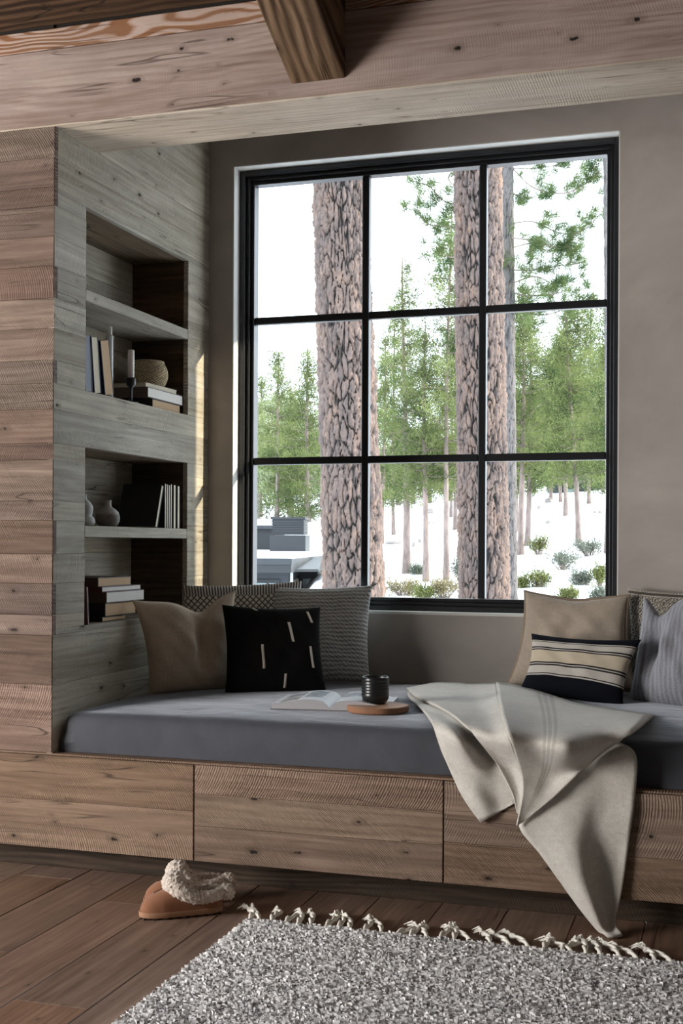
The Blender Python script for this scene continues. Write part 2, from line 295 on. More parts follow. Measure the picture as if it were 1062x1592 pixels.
BOUGHS=[[[-0.606,12.02,5.759],[-0.274,11.601,5.374],[0.15,11.315,5.199],[0.508,11.113,5.301],[0.638,11.049,5.457]],[[-0.606,12.02,5.759],[-0.367,12.2,5.791],[-0.12,12.173,5.794],[0.2,12.169,5.733]],[[-0.603,12.021,5.072],[-0.303,11.801,5.011],[0.04,11.595,4.802],[0.334,11.373,4.743],[0.606,11.249,4.956]],[[-0.601,12.022,4.765],[-0.378,12.302,4.872],[-0.221,12.351,4.774],[0.13,12.462,4.817]],[[-0.585,11.922,4.861],[-0.234,11.613,4.724],[0.04,11.49,4.592],[0.165,11.529,4.608]],[[-0.6,12.022,4.482],[-0.353,11.89,4.439],[-0.046,11.672,4.413],[0.313,11.576,4.423]],[[-0.599,12.023,4.32],[-0.36,12.203,4.424],[-0.152,12.163,4.323],[-0.036,12.2,4.178]],[[-0.599,12.023,4.199],[-0.352,11.891,4.12],[0.03,11.696,4.1],[0.314,11.576,4.254]],[[-0.605,12.021,5.452],[-0.497,12.264,5.428],[-0.365,12.306,5.469]],[[-0.691,11.889,4.66],[-0.739,11.664,4.557],[-0.762,11.447,4.448]],[[-0.598,12.023,3.997],[-0.236,11.927,3.881],[0.08,11.922,3.943],[0.441,11.826,4.063]],[[-0.817,9.962,4.766],[-0.985,9.805,4.794],[-1.11,9.661,4.92],[-1.173,9.536,4.925]],[[-0.816,9.963,4.518],[-0.983,9.805,4.513],[-1.161,9.644,4.535],[-1.251,9.511,4.737]],[[-0.803,9.967,4.696],[-0.884,9.837,4.724],[-0.963,9.707,4.815]],[[-0.906,9.83,5.105],[-0.932,9.821,5.02],[-0.818,9.962,4.908]],[[-0.815,9.963,4.235],[-0.915,9.827,4.175],[-1.027,9.687,4.221],[-1.126,9.656,4.116]],[[-2.782,8.716,4.693],[-2.736,8.73,4.686],[-2.646,8.758,4.673]],[[-2.811,8.706,4.035],[-2.746,8.727,4.022],[-2.669,8.751,4.049]]]

# ------------------------------------------------------------------ materials of the room
M = {}
M['plank_face'] = wood('warm_reclaimed_oak', (.08, .05, .037), (.175, .118, .09), (.275, .2, .158), var=.26, saw=.85, rings=.12, hue=.012)
M['plank_side'] = wood('cool_lit_weathered_oak', (.24, .208, .16), (.435, .395, .325), (.59, .545, .46), var=.13, saw=1.2, rings=.10, hue=.008)  # weathered oak, greyed and paled in colour to imitate cool window light
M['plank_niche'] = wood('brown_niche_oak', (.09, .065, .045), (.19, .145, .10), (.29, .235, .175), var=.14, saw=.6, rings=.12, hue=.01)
M['plank_dark'] = wood('umber_shaded_niche_end_oak', (.03, .02, .013), (.085, .055, .034), (.16, .105, .065), var=.2, saw=.6, rings=.12, hue=.01)  # brown boards, colour darkened further to stand in for shade in the niche
M['soffit'] = wood('pale_tan_soffit', (.34, .27, .205), (.56, .475, .385), (.68, .60, .51), var=.04, saw=.3, rings=.2, knots=.6, hue=.0)
M['drawer'] = wood('tan_sawn_oak', (.11, .07, .048), (.22, .147, .104), (.33, .235, .172), var=.08, saw=1.3, rings=.14, hue=.008, bump=.36, sat=.1)
M['beam'] = wood('pinkish_grey_fir', (.22, .15, .12), (.36, .275, .24), (.46, .37, .325), var=.05, saw=.1, rings=.22, knots=1.2, spacing=1.1, hue=.0)
M['beam_top'] = wood('orange_grained_fir', (.23, .12, .07), (.40, .28, .22), (.47, .375, .33), var=.03, saw=.05, rings=1.3, spacing=1.3, knots=.8, hue=.0, warp=.3)
M['rafter'] = wood('dark_brown_fir', (.05, .028, .015), (.15, .095, .056), (.27, .18, .115), var=.05, saw=.1, rings=.9, spacing=1.6, knots=.8, hue=.0)
M['roof'] = wood('near_black_roof_boards', (.025, .013, .007), (.075, .042, .025), (.15, .09, .055), var=.3, saw=.2, rings=.9, spacing=1.6, hue=.0)
M['floor'] = wood('walnut_floor', (.115, .066, .045), (.215, .133, .092), (.32, .21, .15), rough=.42, var=.12, saw=.1, rings=.16, knots=.5, bump=.1, spec=.4, hue=.008)
M['toe'] = wood('dark_toe_kick', (.02, .013, .009), (.05, .033, .022), (.085, .058, .04), var=.05, saw=.2, hue=.0)
def plaster():
    t = NT('taupe_plaster'); o = t.tc.outputs['Object']
    a = t.noise(t.mapping(o, (1.1, 1, 1.6)), 1.6, 5, .6, .6); b = t.noise(o, 40, 5, .7)
    col = t.ramp(a, [(.3, (.33, .30, .275)), (.55, (.42, .385, .355)), (.75, (.49, .455, .42))])
    return t.bsdf(col, .8, t.math('ADD', a, t.math('MULTIPLY', b, .15)), .15, .02)
M['plaster'] = plaster()
M['reveal'] = plain('pale_plaster_reveal', (.70, .70, .68), .8, .04, 12)
M['room_wall'] = plain('dim_room_wall', (.12, .10, .085), .9, .04, 5)
M['steel'] = plain('black_steel', (.012, .013, .016), .35, .1, 60)
M['groove'] = plain('shadow_gap_black', (.02, .014, .01), .9)
def glass():
    t = NT('window_glass')
    tr = t.n('BsdfTransparent', {'Color': (.97, .985, .98)}); gl = t.n('BsdfGlossy', {'Color': (1, 1, 1), 'Roughness': .02})
    fr = t.n('Fresnel', {'IOR': 1.35}); bf = t.n('NewGeometry').outputs['Backfacing']
    fac = t.math('MULTIPLY', t.math('MULTIPLY', fr.outputs[0], t.math('SUBTRACT', 1., bf)), .7)
    mx = t.n('MixShader', {0: fac, 1: tr.outputs[0], 2: gl.outputs[0]})
    t.t.links.new(mx.outputs[0], t.out.inputs[0]); return t.m
M['glass'] = glass()

# ------------------------------------------------------------------ floor of planks running towards the window
fl = tag(MB().box((-2.6, -6.2, -.06), (3.6, .12, -.012)).build('floor', M['groove']), kind='structure')
xs = [-.10-.19*k for k in range(14, 0, -1)] + [-.10+.19*k for k in range(0, 20)]
for i, x in enumerate(xs[:-1]):
    ys = [.118]; y = .118 - (.3+.9*RNG.rand())
    if abs(x+.10) < .01: y = -.03
    if abs(x-.47) < .01: y = -.955
    while y > -6.1:
        ys.append(y); y -= 1.3+.9*RNG.rand()
    ys.append(-6.2)
    for y1, y0 in zip(ys[:-1], ys[1:]):
        board('plank', (x+.0008, y0+.0008, -.014), (x+.1892, y1-.0008, RNG.uniform(-.0006, .0004)), M['floor'], fl, 'Y', .0018)

# ------------------------------------------------------------------ front plank wall, left of the nook
wl = tag(MB().box((-2.4, .022, .3795), (-.0205, .0235, 3.0)).build('wall_left', M['groove']), kind='structure')
SEAM = [2.337, 2.242, 2.149, 2.09, 1.995, 1.902, 1.802, 1.707, 1.608, 1.5357, 1.454, 1.3488, 1.296, 1.167, 1.106, 1.001, .908, .809, .746, .591, .3795]
for z1, z0 in zip(SEAM[:-1], SEAM[1:]):
    p = RNG.uniform(-.0025, .0005)
    xe = -.55 - .8*RNG.rand()
    board('plank', (xe+.0006, p, z0+.0002), (-.0005, .022, z1-.0002), M['plank_face'], wl, 'X', .0016)
    board('plank', (-2.4, RNG.uniform(-.0025, .0005), z0+.0006), (xe-.0006, .022, z1-.0006), M['plank_face'], wl, 'X', .002)

# ------------------------------------------------------------------ bookcase built into the nook's side wall
bc = empty('built_in_bookcase', (0, 0, 0), label='weathered, cool lit grey timber bookcase wall with two recessed shelf niches beside the window seat', cat='bookcase')
N = [(.765, 1.3488), (1.5357, 2.1355)]       # niche heights
YA, YB, ND = .2, .999, .24
for z1, z0 in zip(SEAM[:-1], SEAM[1:-1]+[.3735]):
    cuts = sorted({z0, z1, *[q for nn in N for q in nn if z0 < q < z1]}, reverse=True)
    for c1, c0 in zip(cuts[:-1], cuts[1:]):
        if c1-c0 < .012: continue
        m = (c0+c1)/2; inn = any(a < m < b for a, b in N)
        spans = [(.0005, YA), (YB, 1.2)] if inn else [(.0005, 1.2)]
        for y0, y1 in spans:
            board('plank', (-.02, y0, c0+.0002), (RNG.uniform(-.0014, .0004), y1-.0004, c1-.0002), M['plank_side'], bc, 'Y', .0009)
board('plank', (-.02, .29, 2.338), (0, 1.2, 2.95), M['plank_side'], bc, 'Y', .0018)
for (a, b) in N:
    n = 5; zz = np.linspace(a, b, n+1)
    for k in range(n):
        board('back_board', (-ND-.02, YA, zz[k]+.0005), (-ND+RNG.uniform(-.001, .001), YB, zz[k+1]-.0005), M['plank_side'], bc, 'Y', .0015)
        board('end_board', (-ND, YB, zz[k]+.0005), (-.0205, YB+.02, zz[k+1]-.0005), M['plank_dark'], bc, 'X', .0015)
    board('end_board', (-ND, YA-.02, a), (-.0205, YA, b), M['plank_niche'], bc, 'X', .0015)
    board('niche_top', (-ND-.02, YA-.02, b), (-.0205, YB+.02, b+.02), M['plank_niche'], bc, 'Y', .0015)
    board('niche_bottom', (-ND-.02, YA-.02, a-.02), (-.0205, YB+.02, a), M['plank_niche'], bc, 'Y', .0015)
for z in (1.83, 1.0545):
    board('shelf', (-ND, YA+.0008, z), (-.001, YB-.0008, z+.038), M['plank_side'], bc, 'Y', .002)
MB().box((-ND-.06, .024, .3795), (-ND-.0205, 1.24, 3.0)).box((-ND-.02, 1.03, .3795), (-.0205, 1.24, 3.0)).box((-ND-.02, .024, .3795), (-.0205, .178, 3.0)).box((-.3, .03, .09), (.0012, 1.199, .3732)).build('carcass', M['groove'], bc)

# ------------------------------------------------------------------ plaster wall with the window
OX0, OX1, OZ0, OZ1 = .103, 1.627, .771, 2.554
wb = MB()
for a, b in [((-.02, 1.2, 0), (OX0, 1.42, 3.0)), ((OX1, 1.2, 0), (3.2, 1.42, 3.0)), ((OX0, 1.2, 0), (OX1, 1.42, OZ0)), ((OX0, 1.2, OZ1), (OX1, 1.42, 3.0))]: wb.box(a, b)
wb = tag(wb.build('wall_back', M['plaster']), kind='structure')
w1 = tag(MB().box((OX0+.001, 1.36, OZ0+.001), (OX0+.02, 1.41, OZ1-.001)).build('window_1', M['steel']), kind='structure')
rv = .004
MB().box((OX0, 1.2005, OZ0), (OX0+rv, 1.262, OZ1)).build('reveal', M['reveal'], w1)
MB().box((OX1-rv, 1.2005, OZ0), (OX1, 1.262, OZ1)).build('reveal', M['reveal'], w1)
MB().box((OX0, 1.2005, OZ1-rv), (OX1, 1.262, OZ1)).build('reveal', M['reveal'], w1)
MB().box((OX0, 1.196, OZ0-.004), (OX1, 1.262, OZ0+.006)).build('sill', M['reveal'], w1)
def bars(name, y0, y1, m0, m1):
    """four frame bars whose outer edge is inset m0 and inner edge m1 from the opening"""
    a0, a1, c0, c1 = OX0+m0, OX1-m0, OZ0+m0, OZ1-m0; b0, b1, d0, d1 = OX0+m1, OX1-m1, OZ0+m1, OZ1-m1
    for lo, hi, ax in [((a0, y0, c0), (b0, y1, c1), 'Z'), ((b1, y0, c0), (a1, y1, c1), 'Z'), ((b0, y0, d1), (b1, y1, c1), 'X'), ((b0, y0, c0), (b1, y1, d0), 'X')]:
        board(name, lo, hi, M['steel'], w1, ax, .002)
bars('frame', 1.258, 1.345, .0045, .026)
bars('frame_step', 1.276, 1.345, .0265, .040)
bars('sash', 1.294, 1.345, .0405, .0545)
GX0, GX1, GZ0, GZ1 = OX0+.055, OX1-.055, OZ0+.062, OZ1-.055
vx = [.651, 1.113]; hz = [1.945, 1.372]
vx = [GX0+(GX1-GX0)/3, GX0+2*(GX1-GX0)/3]
mw = .0145
for x in vx: board('muntin', (x-mw, 1.30, GZ0-.006), (x+mw, 1.335, GZ1), M['steel'], w1, 'Z', .003)
xx = [GX0, *vx, GX1]; zz = [GZ0-.006, hz[1], hz[0], GZ1]
for z in hz:
    for i in range(3): board('muntin', (xx[i]+(mw if i else 0), 1.302, z-mw), (xx[i+1]-(mw if i < 2 else 0), 1.334, z+mw), M['steel'], w1, 'X', .003)
for i in range(3):
    for j in range(3):
        MB().box((xx[i]+.003, 1.317, zz[j]+.003), (xx[i+1]-.003, 1.321, zz[j+1]-.003)).build('pane', M['glass'], w1)

# ------------------------------------------------------------------ timbers overhead
bt = tag(MB().box((-2.4, .02, 2.36), (3.2, .25, 2.63)).build('timber_beam', M['beam'], None), 'long grey brown timber beam spanning the front of the window nook', 'beam')
board('soffit_board', (-2.4, -.0005, 2.337), (3.2, .2776, 2.3425), M['soffit'], bt, 'X', .001, label='paler tan underside')
board('timber', (-2.4, -.001, 2.343), (3.2, .2778, 2.579), M['beam'], bt, 'X', .004)
board('timber', (-2.4, .001, 2.5805), (3.2, .2778, 2.645), M['beam_top'], bt, 'X', .003, label='orange flame grained top strip')
SL = math.atan(.44)
def slope_board(name, x0, x1, s0, s1, t0, t1, mat, parent, bev=.003, length='Y', **kw):
    """board lying on the roof slope: s runs up the slope towards the room, t is upward off the boards' underside"""
    a = Vector(((x0+x1)/2, 0, 2.660)); sv = Vector((0, -math.cos(SL), math.sin(SL))); tv = Vector((0, math.sin(SL), math.cos(SL)))
    c = a+sv*((s0+s1)/2)+tv*((t0+t1)/2)
    if length == 'X':
        me = bevel_box(x1-x0, s1-s0, t1-t0, bev); rot = (-SL, 0, 0)
        o = link(name, me, mat, parent, c, rot)
    else:
        me = bevel_box(s1-s0, x1-x0, t1-t0, bev)
        o = link(name, me, mat, parent); o.matrix_local = Matrix.Translation(c) @ Matrix.Rotation(-SL, 4, 'X') @ Matrix.Rotation(-pi/2, 4, 'Z')
    return tag(o, **kw)
ce = tag(MB().box((-2.4, .06, 2.96), (3.2, 1.42, 3.0)).build('ceiling', M['room_wall']), kind='structure')
MB().box((-2.4, .03, 2.646), (3.2, .26, 2.958)).build('blocking', M['groove'], ce)
for k in range(11): slope_board('roof_board', -2.6, 3.5, -.012+.22*k+.001, .208+.22*k-.001, RNG.uniform(-.002, .002), .03, M['roof'], ce, .003, 'X')
slope_board('roof_deck', -2.6, 3.5, -.012, 6.9, .031, .08, M['groove'], ce, .003, 'X')
L0, L1, TH = 0.001, 2.8, .255
rv_ = [(s if s > .5 else tt*math.tan(SL)+L0, y, tt) for tt in (-TH, -.0015) for s, y in ((0, -.0835), (L1, -.0835), (L1, .0835), (0, .0835))]
rf = link('rafter', mesh('rafter', rv_, [(3, 2, 1, 0), (4, 5, 6, 7), (0, 1, 5, 4), (1, 2, 6, 5), (2, 3, 7, 6), (3, 0, 4, 7)]), M['rafter'])
rf.matrix_world = Matrix.Translation((.8665, 0, 2.660)) @ Matrix.Rotation(.0, 4, 'Y') @ Matrix(((0, 1, 0, 0), (-math.cos(SL), 0, math.sin(SL), 0), (math.sin(SL), 0, math.cos(SL), 0), (0, 0, 0, 1)))
mod = rf.modifiers.new('worn_edges', 'BEVEL'); mod.width = .006; mod.segments = 2
tag(rf, 'dark brown rafter sloping down onto the middle of the long beam', 'rafter')

# added eave and projecting wall, out of view, trimming sunlight to a strip
tag(MB().box((-1.2, 1.43, 2.97), (3.3, 2.85, 3.06)).build('sun_blocker_eave', M['toe']), kind='structure')
tag(MB().box((2.42, 1.43, -.6), (2.56, 2.22, 2.96)).build('sun_blocker_wall', M['room_wall']), kind='structure')

# rest of the room, behind the camera
wr = MB().box((3.2, -6.2, 0), (3.3, 1.42, 2.7)).box((3.2, -6.2, 2.7), (3.3, .3, 5.6)); tag(wr.build('wall_right', M['room_wall']), kind='structure')
wq = MB().box((-2.6, -6.3, 0), (3.3, -6.2, 5.6)); tag(wq.build('wall_rear', M['room_wall']), kind='structure')
ww = MB().box((-2.6, -6.2, 0), (-2.5, .3, .35)).box((-2.6, -6.2, 2.6), (-2.5, .3, 5.6)).box((-2.6, -1.2, .35), (-2.5, .3, 2.6)).box((-2.6, -6.2, .35), (-2.5, -4.0, 2.6))  # unseen side wall with an assumed window opening behind the added lamp
tag(ww.build('wall_room_side', M['room_wall']), kind='structure')

# ------------------------------------------------------------------ window bench with drawers
be = empty('window_bench', (.9, .6, 0), label='long built in oak window bench with wide drawer fronts', cat='bench')
def bp(name, a, b, mat, ax='X', bev=.002, par=None, **kw):
    o = board(name, a, b, mat, None, ax, bev, **kw); o.parent = par or be; o.matrix_parent_inverse = Matrix.Translation((-.9, -.6, 0)) if par is None else par.matrix_world.inverted(); return o
bpy.context.view_layer.update()
bp('toe_kick', (-2.39, .088, .0), (3.19, .11, .084), M['toe'])
bp('carcass', (.002, .024, .084), (3.19, 1.198, .372), M['toe'])
bp('front_rail', (-2.39, .0, .3725), (3.19, .06, .3785), M['drawer'], bev=.001)
bpy.context.view_layer.update()
GAPS = [-1.04, -.283, .485, 1.2505, 2.02, 2.79]
for i in range(5):
    x0, x1 = GAPS[i]+.0022, GAPS[i+1]-.0022
    d = bp('drawer', (x0, .016, .085), (x1, .0225, .371), M['toe'])
    bpy.context.view_layer.update()
    zc = [[.0835, .176, .268, .3715], [.0835, .232, .3715], [.0835, .19, .285, .3715], [.0835, .2, .3715], [.0835, .18, .28, .3715]][i]
    for z0, z1 in zip(zc[:-1], zc[1:]):
        bp('board', (x0, -.004+RNG.uniform(-.0006, .0004), z0+.0003), (x1, .0155, z1-.0003), M['drawer'], par=d, bev=.001)

# ------------------------------------------------------------------ fabrics
def fabric(name, c, var=.12, weave=420, rough=.95, bstr=.25, sheen=.2, slub=0, c2=None):
    t = NT(name); o = t.tc.outputs['Object']; uv = t.tc.outputs['UV']
    w1 = t.n('TexWave', {'Vector': uv, 'Scale': weave/6.3/3.2, 'Distortion': .6, 'Detail': 1.}, bands_direction='X').outputs[1]
    w2 = t.n('TexWave', {'Vector': uv, 'Scale': weave/6.3/3.2, 'Distortion': .6, 'Detail': 1.}, bands_direction='Y').outputs[1]
    nz = t.noise(o, 90, 4, .7); nb = t.noise(o, 9, 3)
    f = t.math('ADD', t.math('MULTIPLY', nz, .6), t.math('MULTIPLY', nb, .4))
    if slub:
        sl = t.noise(t.mapping(uv, (60, 3, 1)), 1., 3, .6); f = t.math('ADD', t.math('MULTIPLY', f, 1-slub), t.math('MULTIPLY', sl, slub))
    lo = tuple(x*(1-var) for x in c); hi = tuple(min(1, x*(1+var)) for x in c)
    if c2: lo, hi = c2, c
    col = t.ramp(f, [(.36, lo), (.62, hi)])
    h = t.math('ADD', t.math('MULTIPLY', t.math('ADD', w1, w2), .5), nz)
    return t.bsdf(col, rough, h, bstr, .002, Sheen_Weight=sheen, Sheen_Roughness=.5, Specular_IOR_Level=.12)
M['linen'] = fabric('tan_linen', (.54, .45, .345), .10)
M['linen_r'] = fabric('taupe_linen', (.38, .32, .26), .10)
M['piping'] = fabric('tan_linen_edge', (.27, .21, .155), .08)
M['black'] = fabric('black_cotton', (.011, .0105, .0105), .2, sheen=.0, bstr=.15)
M['dash'] = plain('ivory_stitching', (.66, .60, .52), .9, .1, 300)
M['velvet'] = None
def velvet():
    t = NT('slate_velvet'); o = t.tc.outputs['Object']
    a = t.noise(t.mapping(o, (1, 1.6, 1)), 7, 4, .6, .4); b = t.noise(o, 500, 2)
    col = t.ramp(a, [(.3, (.046, .049, .060)), (.7, (.068, .072, .087))])
    return t.bsdf(col, .85, t.math('ADD', a, t.math('MULTIPLY', b, .05)), .22, .02, Sheen_Weight=.6, Sheen_Roughness=.3, Sheen_Tint=(.85, .9, 1))
M['velvet'] = velvet()
def knit():
    t = NT('grey_chunky_knit'); uv = t.tc.outputs['UV']; o = t.tc.outputs['Object']
    wob = t.vmath('ADD', uv, t.vmath('MULTIPLY', t.n('TexNoise', {'Vector': uv, 'Scale': 6., 'Detail': 2.}).outputs[1], (.03, .02, 0)))
    rows = t.n('TexWave', {'Vector': wob, 'Scale': 7.4, 'Distortion': 2.2, 'Detail': 2., 'Detail Scale': 3.}, bands_direction='Y').outputs[1]
    st = t.n('TexWave', {'Vector': wob, 'Scale': 14., 'Distortion': 3., 'Detail': 2.}, bands_direction='DIAGONAL').outputs[1]
    nz = t.noise(t.mapping(uv, (40, 90, 1)), 1., 3, .7)
    big = t.noise(t.mapping(uv, (1, 9, 1)), 1., 2)
    h = t.math('ADD', t.math('MULTIPLY', rows, .55), t.math('ADD', t.math('MULTIPLY', st, .25), t.math('MULTIPLY', nz, .5)))
    f = t.math('ADD', t.math('MULTIPLY', h, .7), t.math('MULTIPLY', big, .3))
    col = t.ramp(f, [(.25, (.22, .23, .228)), (.5, (.43, .445, .435)), (.78, (.68, .69, .67))])
    return t.bsdf(col, .95, h, .8, .006, Sheen_Weight=.2)
M['knit'] = knit()
def bluegrey():
    t = NT('blue_grey_slub_weave'); uv = t.tc.outputs['UV']
    wob = t.vmath('ADD', uv, t.vmath('MULTIPLY', t.n('TexNoise', {'Vector': uv, 'Scale': 7., 'Detail': 2.}).outputs[1], (.03, .0, 0)))
    col_ = t.n('TexWave', {'Vector': wob, 'Scale': 5.5, 'Distortion': 1.5, 'Detail': 2.}, bands_direction='X').outputs[1]
    fl = t.noise(t.mapping(uv, (70, 160, 1)), 1., 3, .7); bl = t.noise(t.mapping(uv, (9, 2.5, 1)), 1., 3)
    f = t.math('ADD', t.math('MULTIPLY', fl, .6), t.math('ADD', t.math('MULTIPLY', col_, .08), t.math('MULTIPLY', bl, .3)))
    col = t.ramp(f, [(.36, (.13, .13, .15)), (.52, (.28, .285, .32)), (.7, (.46, .47, .52))])
    return t.bsdf(col, .95, t.math('ADD', fl, t.math('MULTIPLY', col_, .4)), .6, .004, Sheen_Weight=.2)
M['bluegrey'] = bluegrey()
def striped():
    t = NT('navy_and_cream_stripes'); uv = t.tc.outputs['UV']; y = t.n('SeparateXYZ', {0: uv}).outputs[1]
    nv, cr, wh, ln = (.006, .007, .011), (.50, .43, .33), (.47, .44, .40), (.018, .016, .02)
    st = [(0, nv), (.27, wh), (.292, ln), (.305, wh), (.43, ln), (.455, wh), (.47, ln), (.495, cr), (.70, ln), (.722, wh), (.736, ln), (.758, wh), (.85, ln), (.862, wh), (.878, nv)]
    col = t.ramp(y, st, 'CONSTANT'); nz = t.noise(t.mapping(uv, (60, 130, 1)), 1., 3)
    col = t.mix(t.math('MULTIPLY', nz, .3), col, t.mix(.5, col, (.0, .0, .0)))
    return t.bsdf(col, .95, nz, .3, .002, Specular_IOR_Level=.08)
M['striped'] = striped()
def lattice():
    t = NT('diamond_lattice_weave'); uv = t.tc.outputs['UV']; s = t.n('SeparateXYZ', {0: uv}); x, y = s.outputs[0], s.outputs[1]
    k, l = t.math('MULTIPLY', x, 19.), t.math('MULTIPLY', y, 15.)
    def band(v, w): return t.math('LESS_THAN', t.math('ABSOLUTE', t.math('SUBTRACT', t.math('FRACT', v), .5)), w)
    d = t.math('MAXIMUM', band(t.math('ADD', k, l), .13), band(t.math('SUBTRACT', k, l), .13))
    dk, cr = (.11, .088, .07), (.74, .71, .64)
    lat = t.mix(d, cr, dk)
    tip = t.mix(band(t.math('MULTIPLY', x, 42.), .24), dk, (.68, .66, .62))
    lines = t.mix(t.math('GREATER_THAN', t.math('FRACT', t.math('MULTIPLY', y, 22.)), .45), (.11, .075, .045), (.42, .36, .27))
    col = t.mix(t.math('GREATER_THAN', y, .89), lat, tip)
    col = t.mix(t.math('LESS_THAN', y, .66), col, lines)
    nz = t.noise(t.mapping(uv, (90, 90, 1)), 1., 3)
    return t.bsdf(col, .95, t.math('ADD', nz, d), .5, .003)
M['lattice'] = lattice()
def braid():
    t = NT('cream_and_charcoal_braid_weave'); uv = t.tc.outputs['UV']; s = t.n('SeparateXYZ', {0: uv}); y = s.outputs[1]
    w = t.n('TexWave', {'Vector': t.mapping(uv, (1, 1.0, 1), (0, 0, .7)), 'Scale': 13., 'Distortion': 9., 'Detail': 2., 'Detail Scale': 2.2}).outputs[1]
    ln = t.math('GREATER_THAN', t.math('FRACT', t.math('MULTIPLY', y, 18.)), .5)
    f = t.mix(t.math('GREATER_THAN', y, .93), w, t.math('ADD', t.math('MULTIPLY', ln, .8), .1))
    col = t.ramp(f, [(.3, (.09, .08, .07)), (.6, (.47, .43, .37))])
    return t.bsdf(col, .95, w, .6, .005)
M['braid'] = braid()
def blanketmat():
    t = NT('oatmeal_wool'); o = t.tc.outputs['Object']; uv = t.tc.outputs['UV']
    a = t.noise(o, 60, 4, .7); b = t.noise(t.mapping(o, (300, 300, 300)), 1., 3, .7); c = t.noise(o, 7, 3)
    f = t.math('ADD', t.math('MULTIPLY', a, .35), t.math('ADD', t.math('MULTIPLY', b, .4), t.math('MULTIPLY', c, .25)))
    col = t.ramp(f, [(.36, (.44, .41, .36)), (.5, (.57, .54, .49)), (.64, (.66, .635, .585))])
    x = t.n('SeparateXYZ', {0: uv}).outputs[0]
    bandm = t.math('MULTIPLY', t.math('LESS_THAN', t.math('ABSOLUTE', t.math('SUBTRACT', x, .42)), .05), t.math('GREATER_THAN', t.math('FRACT', t.math('MULTIPLY', x, 28.)), .35))
    col = t.mix(t.math('MULTIPLY', bandm, .45), col, (.27, .245, .21))
    return t.bsdf(col, .97, f, .55, .004, Sheen_Weight=.25)
M['wool'] = blanketmat()

# ------------------------------------------------------------------ seat cushion
bm = round_box(3.17, 1.16, .118, .04, 90, 44, 6)
for v in bm.verts:
    x, y, z = v.co; u = y/.58
    if z > 0:
        k = max(0, (1-u**4))*max(0., 1-(x/1.585)**10)
        v.co.z += .020*k*(z/.059) + .004*mnoise.noise(Vector((x*4, y*5, 0)))*k + .009*abs(mnoise.noise(Vector((x*5+y*9, y*5-x*2, 3))))*max(0, .35-u)*k
    if z < -.012 and abs(y) > .53: v.co.y = math.copysign(.58, y)
    if z < -.012 and abs(x) > 1.535: v.co.x = math.copysign(1.585, x)
    if y < -.5: v.co.y += .004*mnoise.noise(Vector((x*5, z*12, 1)))
me = bpy.data.meshes.new('seat_cushion'); bm.to_mesh(me); bm.free()
cu = tag(link('seat_cushion', me, M['velvet'], None, (1.592, .617, .439)), 'long slate grey velvet seat cushion filling the window bench', 'cushion')
def seat_z(x, y):  # top of the cushion
    u = (y-.617)/.58; return .498+.026*max(0, 1-u**4)

